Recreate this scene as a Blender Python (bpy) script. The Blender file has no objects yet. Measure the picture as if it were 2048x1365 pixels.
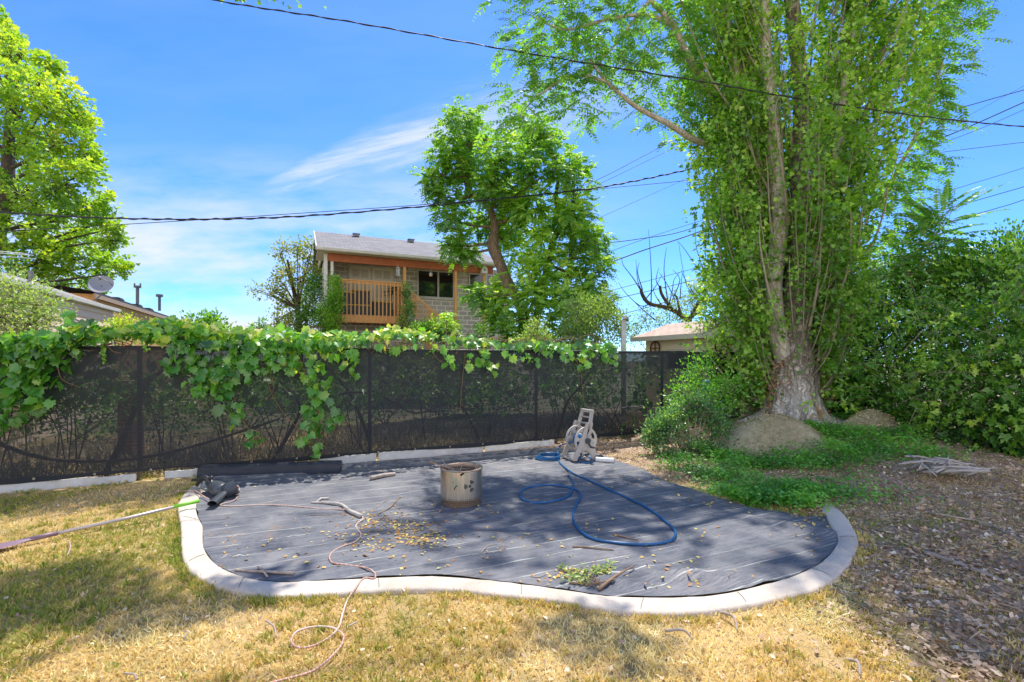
import bpy, bmesh, math, random
import numpy as np
from mathutils import Vector, Matrix, noise as mnoise
from mathutils.geometry import delaunay_2d_cdt
random.seed(7); rng = np.random.default_rng(7)
C = bpy.context.scene.collection
# ------------------------------------------------------------------ frame
CAMZ = 1.64; F = 950.0; HX = 1024.0; HY = 720.0
TH = math.atan(0.448); U = Vector((math.cos(TH), math.sin(TH), 0)); V = Vector((-math.sin(TH), math.cos(TH), 0))
def at(px, py, Y): return Vector(((px-HX)/F*Y, Y, CAMZ-(py-HY)/F*Y))
def gnd(px, py, z=0.0):
    Y = F*(CAMZ-z)/(py-HY); return Vector(((px-HX)/F*Y, Y, z))
def fenceY(px, off=0.0):
    k = (px-HX)/F; return (8.72+off)/(1-0.448*k)
def sstep(a, b, x):
    t = max(0.0, min(1.0, (x-a)/(b-a))); return t*t*(3-2*t)
# ------------------------------------------------------------------ tagging
def tag(o, label=None, cat=None, group=None, kind=None):
    if label: o['label'] = label
    if cat: o['category'] = cat
    if group: o['group'] = group
    if kind: o['kind'] = kind
    return o
def thing(name, label, cat, loc=(0, 0, 0), rz=0, group=None):
    o = bpy.data.objects.new(name, None); C.objects.link(o)
    o.location = loc; o.rotation_euler = (0, 0, rz); o.empty_display_size = 0.1
    return tag(o, label, cat, group)
def link(name, me, m, parent=None, local=False):
    o = bpy.data.objects.new(name, me); C.objects.link(o)
    if m: me.materials.append(m)
    if parent is not None:
        o.parent = parent
        if not local: me.transform(Matrix.Translation(-Vector(parent.location)))
    return o
class MB:
    def __init__(s): s.v = []; s.f = []
    def add(s, v, f):
        n = len(s.v); s.v += [tuple(p) for p in v]; s.f += [tuple(n+i for i in q) for q in f]; return s
    def box(s, x0, x1, y0, y1, z0, z1, M=None):
        v = [Vector(p) for p in ((x0,y0,z0),(x1,y0,z0),(x1,y1,z0),(x0,y1,z0),(x0,y0,z1),(x1,y0,z1),(x1,y1,z1),(x0,y1,z1))]
        if M is not None: v = [M@p for p in v]
        return s.add(v, [(0,3,2,1),(4,5,6,7),(0,1,5,4),(1,2,6,5),(2,3,7,6),(3,0,4,7)])
    def bar(s, a, b, w, h=None, up=(0,0,1)):
        a = Vector(a); b = Vector(b); h = h or w; d = (b-a); L = d.length; d.normalize(); up = Vector(up)
        if abs(d.dot(up)) > .98: up = Vector((0,1,0))
        x = d.cross(up).normalized(); z = x.cross(d)
        M = Matrix(((x.x,d.x,z.x,a.x),(x.y,d.y,z.y,a.y),(x.z,d.z,z.z,a.z),(0,0,0,1)))
        return s.box(-w/2, w/2, 0, L, -h/2, h/2, M)
    def tube(s, pts, rad, seg=6, cap=True, flat=1.0, rough=0.0):
        pts = [Vector(p) for p in pts]; n = len(pts)
        if not hasattr(rad, '__len__'): rad = [rad]*n
        base = len(s.v); prev = None
        for i, p in enumerate(pts):
            t = (pts[min(i+1,n-1)]-pts[max(i-1,0)])
            if t.length < 1e-9: t = Vector((0,0,1))
            t.normalize()
            if prev is None:
                a = Vector((0,0,1)) if abs(t.z) < .9 else Vector((1,0,0)); x = t.cross(a).normalized()
            else:
                x = prev - t*prev.dot(t)
                x = x.normalized() if x.length > 1e-6 else t.orthogonal().normalized()
            prev = x; y = t.cross(x)
            for k in range(seg):
                a = 2*math.pi*k/seg; r = rad[i]
                if rough: r *= 1+rough*(mnoise.noise(Vector((p.x*1.3+math.cos(a)*2.2, p.y*1.3+math.sin(a)*2.2, p.z*1.1)))*1.0+.6*mnoise.noise(Vector((math.cos(a)*7, math.sin(a)*7, p.z*2.7))))
                s.v.append(tuple(p+x*(math.cos(a)*r)+y*(math.sin(a)*r*flat)))
        for i in range(n-1):
            for k in range(seg):
                a = base+i*seg+k; b = base+i*seg+(k+1) % seg
                s.f.append((a, b, b+seg, a+seg))
        if cap and seg > 2:
            s.f.append(tuple(base+k for k in reversed(range(seg)))); s.f.append(tuple(base+(n-1)*seg+k for k in range(seg)))
        return s
    def lathe(s, prof, seg=32, M=None, cap=False, a0=0, a1=2*math.pi):
        base = len(s.v); full = abs(a1-a0-2*math.pi) < 1e-6; m = seg if full else seg+1
        for r, z in prof:
            for k in range(m):
                a = a0+(a1-a0)*k/seg; p = Vector((r*math.cos(a), r*math.sin(a), z)); s.v.append(tuple(M@p if M is not None else p))
        for i in range(len(prof)-1):
            for k in range(seg):
                a = base+i*m+k; b = base+i*m+(k+1) % m
                s.f.append((a, b, b+m, a+m))
        if cap:
            s.f.append(tuple(base+k for k in reversed(range(m)))); s.f.append(tuple(base+(len(prof)-1)*m+k for k in range(m)))
        return s
    def prism(s, poly, y0, y1, M=None):   # poly in x,z ; extruded in y
        n = len(poly); v = [Vector((x, y0, z)) for x, z in poly]+[Vector((x, y1, z)) for x, z in poly]
        if M is not None: v = [M@p for p in v]
        return s.add(v, [tuple(range(n)), tuple(reversed(range(n, 2*n)))]+[(i, n+i, n+(i+1) % n, (i+1) % n) for i in range(n)])
    def build(s, name, m, parent=None, smooth=False, local=False, bevel=0, fixn=False):
        me = bpy.data.meshes.new(name); me.from_pydata(s.v, [], s.f)
        if fixn or bevel:
            bm = bmesh.new(); bm.from_mesh(me); bmesh.ops.recalc_face_normals(bm, faces=bm.faces)
            if bevel: bmesh.ops.bevel(bm, geom=list(bm.edges), offset=bevel, segments=2, affect='EDGES', clamp_overlap=True)
            bm.to_mesh(me); bm.free()
        me.update()
        if smooth: me.polygons.foreach_set('use_smooth', [True]*len(me.polygons))
        return link(name, me, m, parent, local)
def spline(pts, n=8):
    pts = [Vector(p) for p in pts]; out = []
    for i in range(len(pts)-1):
        p0 = pts[max(i-1,0)]; p1 = pts[i]; p2 = pts[i+1]; p3 = pts[min(i+2,len(pts)-1)]
        for k in range(n):
            t = k/n; out.append(.5*((2*p1)+(p2-p0)*t+(2*p0-5*p1+4*p2-p3)*t*t+(3*p1-p0-3*p2+p3)*t**3))
    out.append(pts[-1]); return out
# ------------------------------------------------------------------ materials
class NT:
    def __init__(s, m): s.t = m.node_tree; s.n = s.t.nodes; s.l = s.t.links
    def new(s, ty, **k):
        n = s.n.new(ty)
        for a, b in k.items():
            if a.startswith('i_'):
                n.inputs[a[2:].replace('_', ' ')].default_value = b
            else: setattr(n, a, b)
        return n
    def mth(s, op, a, b=None, c=None, clamp=False):
        n = s.n.new('ShaderNodeMath'); n.operation = op; n.use_clamp = clamp
        for i, x in enumerate((a, b, c)):
            if x is None: continue
            if hasattr(x, 'links'): s.l.new(x, n.inputs[i])
            else: n.inputs[i].default_value = x
        return n.outputs[0]
    def mix(s, fac, a, b):
        n = s.n.new('ShaderNodeMix'); n.data_type = 'RGBA'
        for i, x in ((0, fac), (6, a), (7, b)):
            if hasattr(x, 'links'): s.l.new(x, n.inputs[i])
            else: n.inputs[i].default_value = (x if i == 0 else (*x, 1) if len(x) == 3 else x)
        return n.outputs[2]
    def noise(s, vec, scale, detail=4, rough=.55):
        n = s.n.new('ShaderNodeTexNoise'); n.inputs['Scale'].default_value = scale; n.inputs['Detail'].default_value = detail; n.inputs['Roughness'].default_value = rough
        if vec is not None: s.l.new(vec, n.inputs['Vector'])
        return n.outputs['Fac']
    def ramp(s, fac, stops):
        n = s.n.new('ShaderNodeValToRGB'); e = n.color_ramp.elements
        while len(e) < len(stops): e.new(.5)
        for q, (p, c) in zip(e, stops): q.position = p; q.color = (*c, 1)
        s.l.new(fac, n.inputs[0]); return n.outputs[0]
    def mapr(s, v, a, b, c=0.0, d=1.0):
        n = s.n.new('ShaderNodeMapRange'); s.l.new(v, n.inputs[0])
        for i, x in enumerate((a, b, c, d)): n.inputs[1+i].default_value = x
        return n.outputs[0]
    def scale(s, vec, xyz, rot=(0,0,0)):
        n = s.n.new('ShaderNodeMapping'); n.inputs['Scale'].default_value = xyz; n.inputs['Rotation'].default_value = rot; s.l.new(vec, n.inputs[0]); return n.outputs[0]
    def bump(s, h, strength=.4, dist=.01):
        n = s.n.new('ShaderNodeBump'); n.inputs['Strength'].default_value = strength; n.inputs['Distance'].default_value = dist; s.l.new(h, n.inputs['Height']); return n.outputs[0]
def newmat(name):
    m = bpy.data.materials.new(name); m.use_nodes = True; t = NT(m); b = t.n['Principled BSDF']
    tc = t.n.new('ShaderNodeTexCoord'); return m, t, b, tc.outputs['Object']
def simple(name, c1, c2=None, sc=8, rough=.7, bump=.2, bd=.005, metal=0, st=(1,1,1), spec=.5, lo=.3, hi=.7):
    m, t, b, co = newmat(name); c2 = c2 or tuple(x*.75 for x in c1)
    if st != (1,1,1): co = t.scale(co, st)
    n1 = t.noise(co, sc, 6, .6); f = t.mapr(n1, lo, hi)
    t.l.new(t.mix(f, c1, c2), b.inputs['Base Color']); b.inputs['Roughness'].default_value = rough; b.inputs['Metallic'].default_value = metal
    b.inputs['Specular IOR Level'].default_value = spec
    if bump: t.l.new(t.bump(t.noise(co, sc*4, 5, .6), bump, bd), b.inputs['Normal'])
    return m
def leafmat(name, cols, trans=.45, gloss=.12, grough=.45, tcol=(1.5,1.35,.55), bright=1.3):
    """cols: list of reflect colours from low to high 'rnd'."""
    m = bpy.data.materials.new(name); m.use_nodes = True; t = NT(m); t.n.clear()
    a = t.new('ShaderNodeAttribute', attribute_name='rnd')
    cols = [tuple(min(.9, x*bright) for x in c) for c in cols]; k = len(cols)-1; col = t.ramp(a.outputs['Fac'], [(i/k, c) for i, c in enumerate(cols)])
    d = t.new('ShaderNodeBsdfDiffuse'); t.l.new(col, d.inputs[0])
    tr = t.new('ShaderNodeBsdfTranslucent')
    mm = t.new('ShaderNodeVectorMath', operation='MULTIPLY'); t.l.new(col, mm.inputs[0]); mm.inputs[1].default_value = tcol; t.l.new(mm.outputs[0], tr.inputs[0])
    x = t.new('ShaderNodeMixShader'); x.inputs[0].default_value = trans; t.l.new(d.outputs[0], x.inputs[1]); t.l.new(tr.outputs[0], x.inputs[2])
    g = t.new('ShaderNodeBsdfGlossy'); g.inputs['Roughness'].default_value = grough; g.inputs[0].default_value = (.85,.87,.82,1)
    y = t.new('ShaderNodeMixShader'); y.inputs[0].default_value = gloss; t.l.new(x.outputs[0], y.inputs[1]); t.l.new(g.outputs[0], y.inputs[2])
    o = t.new('ShaderNodeOutputMaterial'); t.l.new(y.outputs[0], o.inputs[0]); return m
def barkmat(name, c1, c2, sc=6, st=(1,1,.25), bd=.03, strength=.8, pale=None, pz=None):
    m, t, b, co = newmat(name); s = t.scale(co, st)
    r1 = t.mth('ABSOLUTE', t.mth('SUBTRACT', t.mth('MULTIPLY', t.noise(s, sc, 3, .5), 2.0), 1.0))
    r2 = t.mth('ABSOLUTE', t.mth('SUBTRACT', t.mth('MULTIPLY', t.noise(t.scale(s, (1,1,1.5)), sc*2.3, 3, .5), 2.0), 1.0))
    n = t.noise(s, sc*3, 6, .7); crack = t.mth('MULTIPLY', t.mapr(r1, 0, .16), t.mapr(r2, -.08, .12))
    f = t.mth('MULTIPLY', crack, t.mapr(n, .25, .65)); col = t.mix(f, c2, c1); hgt = crack
    if pale:
        sep = t.n.new('ShaderNodeSeparateXYZ'); t.l.new(co, sep.inputs[0])
        zz = t.mth('ADD', sep.outputs[2], t.mth('MULTIPLY', t.noise(t.scale(co, (1.4,1.4,.5)), 2.0, 4), 1.6)); big = t.mapr(zz, 1.9, 1.3)
        pc = t.mix(t.mapr(crack, .0, .8), tuple(x*.6 for x in pale), pale); pc = t.mix(t.mapr(t.noise(t.scale(co, (3,3,.5)), 1.7, 3), .58, .64), pc, (.62,.42,.27)); col = t.mix(big, col, pc)
    t.l.new(col, b.inputs['Base Color']); b.inputs['Roughness'].default_value = .9
    t.l.new(t.bump(t.mth('ADD', hgt, t.mth('MULTIPLY', n, .7)), strength, bd), b.inputs['Normal']); return m
M = {}
M['conc'] = simple('concrete', (.58,.50,.42), (.38,.325,.265), 5, .92, .6, .006, lo=.42, hi=.8)
def concmat():
    m, t, b, co = newmat('kerb_concrete'); big = t.noise(co, 2.2, 5, .65); mid = t.noise(co, 14, 6, .7); fine = t.noise(co, 90, 4, .7); grit = t.noise(co, 220, 2, .5)
    c = t.mix(t.mapr(big, .42, .68), (.60,.52,.44), (.44,.375,.30)); c = t.mix(t.mth('MULTIPLY', t.mapr(mid, .56, .72), .55), c, (.30,.235,.17)); c = t.mix(t.mth('MULTIPLY', t.mapr(fine, .60, .68), .6), c, (.22,.19,.16)); c = t.mix(t.mth('MULTIPLY', t.mapr(grit, .4, .7), .35), c, (.74,.68,.60))
    t.l.new(c, b.inputs['Base Color']); b.inputs['Roughness'].default_value = .93; t.l.new(t.bump(t.mth('ADD', t.mth('ADD', mid, fine), t.mth('MULTIPLY', grit, .5)), .7, .008), b.inputs['Normal']); return m
M['conc'] = concmat()
M['white'] = simple('white_paint', (.75,.75,.73), (.55,.54,.5), 9, .6, .15)
M['wboard'] = simple('weathered_white_board', (.62,.64,.68), (.42,.42,.42), 5, .7, .2)
M['cedar'] = simple('cedar', (.78,.42,.16), (.62,.29,.09), 6, .6, .2, st=(3,3,.5))
M['beam'] = simple('stained_beam', (.46,.13,.045), (.34,.09,.03), 6, .6, .2)
M['osb'] = simple('osb_board', (.66,.36,.12), (.46,.23,.07), 9, .8, .2)
M['gutter'] = simple('gutter_metal', (.66,.62,.54), (.56,.52,.45), 3, .5, 0)
M['soffit'] = simple('soffit', (.68,.63,.54), None, 3, .7, 0)
M['door'] = simple('door_paint', (.72,.69,.58), (.64,.61,.51), 3, .5, 0)
M['glass'] = simple('window_glass', (.012,.016,.018), (.02,.025,.025), 2, .05, 0, spec=.8)
M['frame_w'] = simple('window_frame', (.6,.58,.52), None, 3, .5, 0)
M['black'] = simple('black_plastic', (.022,.024,.028), (.035,.037,.04), 9, .42, .1)
M['charcoal'] = simple('charcoal_plastic', (.035,.042,.055), (.055,.065,.08), 12, .38, .1)
M['yellow'] = simple('yellow_plastic', (.75,.42,.03), None, 5, .5, 0)
M['reel'] = simple('taupe_plastic', (.46,.42,.39), (.38,.345,.32), 6, .5, .1, .002)
M['reel2'] = simple('pale_taupe_plastic', (.52,.49,.46), (.45,.42,.39), 6, .5, .1, .002)
M['hose'] = simple('blue_rubber', (.008,.105,.29), (.006,.08,.22), 20, .38, .05)
M['pvc'] = simple('white_pvc', (.72,.72,.74), (.6,.6,.62), 8, .4, 0)
M['roll'] = simple('rolled_fabric', (.014,.017,.024), (.03,.034,.044), 5, .6, .4, .01, st=(1,1,3))
M['post'] = simple('galvanised_post', (.10,.10,.10), (.16,.16,.16), 9, .6, .1, metal=.3)
M['rust'] = simple('rusty_iron', (.20,.05,.025), (.10,.03,.02), 14, .85, .3)
M['grey_m'] = simple('grey_metal', (.22,.22,.24), (.16,.16,.18), 8, .5, .05)
M['dish'] = simple('dish_paint', (.30,.30,.33), (.26,.26,.29), 3, .5, 0)
M['alu'] = simple('aluminium_shaft', (.52,.45,.43), (.42,.37,.36), 10, .42, .05, metal=.4)
M['purple'] = simple('mauve_plastic', (.24,.15,.19), (.17,.11,.15), 5, .5, .05)
M['green'] = simple('green_grip', (.22,.62,.04), None, 5, .5, 0)
M['wood'] = simple('weathered_stick', (.46,.39,.33), (.28,.22,.18), 14, .85, .4, .004)
M['stick'] = simple('brown_stick', (.30,.19,.12), (.18,.11,.07), 14, .85, .4, .003)
M['greywood'] = simple('grey_wood', (.52,.48,.44), (.34,.31,.28), 12, .9, .4, .004)
M['cable'] = simple('cable', (.02,.02,.022), None, 5, .6, 0)
M['cable2'] = simple('thin_cable', (.05,.05,.06), None, 5, .6, 0)
M['stem'] = simple('vine_stem', (.26,.13,.07), (.17,.09,.05), 14, .8, .2)
M['twig'] = simple('twig', (.30,.24,.17), (.18,.14,.10), 10, .85, .2)
M['palestem'] = simple('pale_stem', (.36,.31,.23), (.24,.2,.15), 10, .85, .2)
M['dtwig'] = simple('dark_twig', (.09,.065,.05), (.05,.04,.03), 10, .9, .2)
M['blue'] = simple('blue_tarp', (.03,.12,.35), (.02,.08,.25), 8, .5, .2)
M['bark_main'] = barkmat('poplar_bark', (.64,.56,.48), (.20,.155,.125), 6, (1,1,.5), .05, 1.0, pale=(.80,.75,.69))
M['bark_pale'] = barkmat('pale_bark', (.74,.69,.60), (.36,.31,.25), 9, (1,1,.35), .012, .5)
M['bark_mid'] = barkmat('walnut_bark', (.34,.24,.17), (.15,.10,.07), 9, (1,1,.3), .02, .7)
M['bark_dark'] = barkmat('dark_bark', (.15,.11,.08), (.06,.045,.035), 9, (1,1,.3), .02, .7)
# leaves
M['poplar'] = leafmat('poplar_leaf', [(.055,.15,.02),(.12,.28,.03),(.22,.42,.045),(.42,.58,.11)], .5, .05, .5, (1.35,1.3,.45))
M['maple'] = leafmat('maple_leaf', [(.07,.18,.02),(.16,.33,.03),(.30,.45,.04),(.52,.56,.06)], .52, .06, .5)
M['ailan'] = leafmat('ailanthus_leaf', [(.05,.15,.03),(.10,.29,.04),(.20,.44,.05),(.36,.60,.06)], .52, .09, .4)
M['walnut'] = leafmat('walnut_leaf', [(.04,.14,.02),(.12,.29,.03),(.24,.44,.05),(.44,.60,.08)], .52, .07, .45)
M['grape'] = leafmat('grape_leaf', [(.03,.11,.02),(.07,.24,.03),(.15,.38,.04),(.40,.50,.045),(.66,.62,.24)], .5, .07, .4)
M['hedge'] = leafmat('hedge_leaf', [(.014,.05,.012),(.045,.15,.02),(.12,.30,.035),(.30,.50,.06)], .46, .045, .45)
M['bush'] = leafmat('pale_bush_leaf', [(.10,.2,.04),(.2,.33,.06),(.32,.44,.1),(.48,.52,.2)], .45, .1, .5, (1.3,1.25,.6))
M['blueleaf'] = leafmat('bluish_leaf', [(.025,.08,.04),(.06,.18,.07),(.13,.29,.09),(.34,.46,.10)], .35, .09, .4)
M['elm'] = leafmat('elm_leaf', [(.08,.15,.03),(.16,.25,.04),(.30,.34,.07),(.42,.38,.1)], .4, .06, .5)
M['ivy'] = leafmat('ground_ivy', [(.03,.11,.015),(.07,.25,.025),(.15,.40,.04),(.32,.52,.06)], .42, .06, .4)
M['grass'] = leafmat('grass_blade', [(.10,.18,.025),(.22,.26,.045),(.41,.34,.12),(.58,.44,.21),(.74,.57,.34)], .3, .02, .6, (1.2,1.1,.6), 1.45)
M['straw'] = leafmat('dry_straw', [(.10,.13,.06),(.26,.24,.16),(.42,.37,.29),(.58,.52,.44)], .2, .03, .6, (1,1,.9), 1.0)
M['litter'] = leafmat('leaf_litter', [(.22,.14,.09),(.42,.28,.18),(.62,.46,.31),(.78,.67,.53)], .1, .03, .6, (1,1,1), 1.1)
M['orange'] = leafmat('orange_litter', [(.38,.17,.05),(.58,.33,.10),(.66,.50,.16),(.5,.5,.15)], .2, .03, .6, (1,1,1), 1.1)
M['clip'] = leafmat('grass_clippings', [(.24,.22,.12),(.40,.37,.21),(.56,.50,.32),(.72,.63,.44)], .15, .03, .6, (1,1,1), 1.1)
M['dryclip'] = leafmat('dry_twig_leaf', [(.3,.13,.07),(.42,.22,.12),(.5,.3,.2)], .15, .03, .6, (1,1,1))
def groundmat():
    m, t, b, co = newmat('ground_soil_grass')
    sep = t.n.new('ShaderNodeSeparateXYZ'); t.l.new(co, sep.inputs[0])
    big = t.noise(co, 1.1, 4); fine = t.noise(co, 26, 8, .7); mid = t.noise(co, 6, 5)
    lawn = t.ramp(t.mth('ADD', t.mth('MULTIPLY', big, .7), t.mth('MULTIPLY', fine, .35)), [(.36,(.18,.18,.06)),(.52,(.44,.31,.13)),(.70,(.62,.42,.23))])
    dirt = t.ramp(t.mth('ADD', t.mth('MULTIPLY', mid, .5), t.mth('MULTIPLY', fine, .5)), [(.35,(.18,.12,.08)),(.5,(.36,.25,.17)),(.68,(.56,.43,.32))])
    x = t.mth('ADD', sep.outputs[0], t.mth('MULTIPLY', t.mth('SUBTRACT', mid, .5), 1.2))
    x = t.mth('SUBTRACT', x, t.mth('MULTIPLY', sep.outputs[1], .22))
    far = t.mth('MULTIPLY', t.mapr(sep.outputs[1], 6.1, 6.6), t.mapr(sep.outputs[0], -.3, .3)); back = t.mapr(t.mth('SUBTRACT', sep.outputs[1], t.mth('MULTIPLY', sep.outputs[0], .448)), 12.5, 15)
    f = t.mth('MAXIMUM', t.mapr(x, 1.6, 2.3), far)
    t.l.new(t.mix(back, t.mix(f, lawn, dirt), t.mix(t.mapr(big, .4, .6), (.07,.09,.03), (.16,.13,.07))), b.inputs['Base Color']); b.inputs['Roughness'].default_value = .95
    t.l.new(t.bump(t.mth('ADD', fine, mid), .8, .03), b.inputs['Normal']); return m
def fabricmat():
    m, t, b, co = newmat('woven_landscape_fabric')
    r = t.scale(co, (1,1,1), (0,0,-TH)); sep = t.n.new('ShaderNodeSeparateXYZ'); t.l.new(r, sep.inputs[0])
    wob = t.mth('MULTIPLY', t.mth('SUBTRACT', t.noise(t.scale(r, (.7,2,1)), 1.2, 3), .5), .10)
    v = t.mth('ADD', sep.outputs[1], wob)
    s = t.mth('FRACT', t.mth('DIVIDE', t.mth('ADD', v, 50.0), .262)); line = t.mth('LESS_THAN', s, .03)
    fade = t.mapr(t.noise(t.scale(r, (3,.8,1)), 1.0, 3), .35, .6)
    s2 = t.mth('FRACT', t.mth('DIVIDE', t.mth('ADD', v, 50.0), .0262)); l2 = t.mth('LESS_THAN', s2, .3)
    dust = t.mapr(t.noise(co, 2.2, 6, .65), .38, .72)
    str_ = t.noise(t.scale(r, (1.2,14,1)), 2.0, 4)
    base = t.mix(t.mapr(str_, .3, .7), (.072,.08,.104), (.14,.148,.175))
    base = t.mix(t.mth('MULTIPLY', dust, .55), base, (.32,.31,.31))
    base = t.mix(t.mth('MULTIPLY', l2, .22), base, (.03,.035,.05))
    base = t.mix(t.mth('MULTIPLY', t.mapr(t.noise(co, 1.9, 7, .75), .60, .72), .6), base, (.28,.19,.13))
    base = t.mix(t.mth('MULTIPLY', t.mth('MULTIPLY', line, fade), .9), base, (.55,.56,.5))
    t.l.new(base, b.inputs['Base Color']); b.inputs['Roughness'].default_value = .5; b.inputs['Specular IOR Level'].default_value = .22
    h = t.mth('ADD', t.mth('MULTIPLY', t.noise(t.scale(r, (1.5,9,1)), 3.0, 5), 1.0), t.mth('MULTIPLY', t.noise(co, 9, 4), .4))
    t.l.new(t.bump(h, .9, .04), b.inputs['Normal']); return m
def scrimmat():
    m = bpy.data.materials.new('black_privacy_mesh'); m.use_nodes = True; t = NT(m); t.n.clear()
    tc = t.n.new('ShaderNodeTexCoord'); co = tc.outputs['Object']; sep = t.n.new('ShaderNodeSeparateXYZ'); t.l.new(co, sep.inputs[0])
    tr = t.new('ShaderNodeBsdfTransparent'); p = t.new('ShaderNodeBsdfPrincipled'); p.inputs['Roughness'].default_value = .55
    p.inputs['Base Color'].default_value = (.022,.026,.036,1); p.inputs['Specular IOR Level'].default_value = .25
    hz = t.noise(t.scale(co, (.5,.5,14)), 4, 4); lf = t.noise(t.scale(co, (1,1,1)), .9, 3)
    f = t.mth('ADD', .80, t.mth('ADD', t.mth('MULTIPLY', t.mth('SUBTRACT', hz, .5), .35), t.mth('MULTIPLY', t.mth('SUBTRACT', lf, .5), .45)))
    f = t.mth('ADD', f, t.mapr(sep.outputs[2], 1.15, 1.75, 0, .2)); f = t.mth('MINIMUM', t.mth('MAXIMUM', f, .5), .93)
    hem = t.mth('MAXIMUM', t.mapr(sep.outputs[2], .17, .16, 0, .55), t.mapr(sep.outputs[2], 1.77, 1.78, 0, .5))
    f = t.mth('ADD', f, hem, clamp=True)
    # hair-thin horizontal weave streaks
    x = t.new('ShaderNodeMixShader'); t.l.new(f, x.inputs[0]); t.l.new(tr.outputs[0], x.inputs[1]); t.l.new(p.outputs[0], x.inputs[2])
    o = t.new('ShaderNodeOutputMaterial'); t.l.new(x.outputs[0], o.inputs[0]); return m
def brickmat(name, c1, c2, mortar, bw, bh, msize=.02, bump=.3, horiz='xz', var=.5, rough=.9, sq=1, off=.5):
    m, t, b, co = newmat(name); sep = t.n.new('ShaderNodeSeparateXYZ'); t.l.new(co, sep.inputs[0]); cb = t.n.new('ShaderNodeCombineXYZ')
    if horiz == 'xz': t.l.new(t.mth('ADD', sep.outputs[0], sep.outputs[1]), cb.inputs[0]); t.l.new(sep.outputs[2], cb.inputs[1])
    else: t.l.new(sep.outputs[0], cb.inputs[0]); t.l.new(sep.outputs[1], cb.inputs[1])
    br = t.n.new('ShaderNodeTexBrick'); t.l.new(cb.outputs[0], br.inputs['Vector']); br.inputs['Scale'].default_value = 1
    br.inputs['Brick Width'].default_value = bw; br.inputs['Row Height'].default_value = bh; br.inputs['Mortar Size'].default_value = msize; br.offset = off
    br.inputs['Mortar Smooth'].default_value = .2
    for k, c in (('Color1', c1), ('Color2', c2), ('Mortar', mortar)): br.inputs[k].default_value = (*c, 1)
    n = t.noise(co, 12, 6, .65); col = t.mix(t.mth('MULTIPLY', t.mapr(n, .3, .7), var), br.outputs['Color'], tuple(x*.55 for x in c1))
    t.l.new(col, b.inputs['Base Color']); b.inputs['Roughness'].default_value = rough
    t.l.new(t.bump(t.mth('ADD', t.mth('MULTIPLY', br.outputs['Fac'], -1.0), t.mth('MULTIPLY', n, .4)), bump, .02), b.inputs['Normal']); return m
M['ground'] = groundmat(); M['fabric'] = fabricmat(); M['scrim'] = scrimmat()
M['block'] = brickmat('concrete_block', (.40,.37,.325), (.54,.50,.44), (.88,.84,.76), .406, .203, .02, .5, var=.3)
M['shingle'] = brickmat('grey_shingle', (.28,.27,.28), (.17,.165,.18), (.10,.10,.11), .3, .14, .01, .5, 'xy', .6)
M['shingle_l'] = brickmat('pale_shingle', (.36,.33,.33), (.27,.25,.25), (.18,.17,.17), .3, .14, .008, .4, 'xy', .5)
M['shingle_t'] = brickmat('tan_shingle', (.62,.47,.40), (.48,.35,.30), (.28,.2,.17), .28, .15, .012, .6, 'xy', .5)
M['siding'] = simple('peach_siding', (.78,.60,.45), (.72,.55,.41), 2, .7, 0)
M['siding_c'] = simple('cream_siding', (.80,.72,.54), (.74,.66,.48), 2, .7, 0)
M['dkroof'] = simple('dark_roof', (.05,.05,.055), None, 9, .8, .3)
# ------------------------------------------------------------------ foliage engine
def unit(a): return a/np.maximum(np.linalg.norm(a, axis=1, keepdims=True), 1e-9)
T_SIMPLE = (np.array([(0,0,0),(.3,.42,.07),(0,1,-.03),(-.3,.42,.07)]), [(0,1,2),(0,2,3)])
T_DELTA = (np.array([(0,0,0),(.48,.22,.08),(0,1,-.08),(-.48,.22,.08)]), [(0,1,2),(0,2,3)])
T_NARROW = (np.array([(0,0,0),(.22,.36,.05),(0,1,-.05),(-.22,.36,.05)]), [(0,1,2),(0,2,3)])
def lobed():
    o = [(0,.0),(.22,-.14),(.42,.02),(.38,.2),(.56,.38),(.36,.52),(.34,.74),(.16,.72),(0,1.0)]
    pts = [(x, y, .34*abs(x)-.30*(y-.35)**2) for x, y in o]+[(-x, y, .22*abs(x)-.30*(y-.35)**2) for x, y in reversed(o[1:-1])]
    v = [(0,.32,-.05)]+pts; n = len(pts)
    return np.array(v), [(0, 1+i, 1+(i+1) % n) for i in range(n)]
T_GRAPE = lobed()
def lobed3():
    o = [(0,0),(.34,.1),(.5,.42),(.24,.5),(0,1),(-.24,.5),(-.5,.42),(-.34,.1)]
    v = [(0,.35,-.06)]+[(x, y, .1*abs(x)) for x, y in o]; n = len(o); return np.array(v), [(0,1+i,1+(i+1) % n) for i in range(n)]
T_MAPLE = lobed3()
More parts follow.
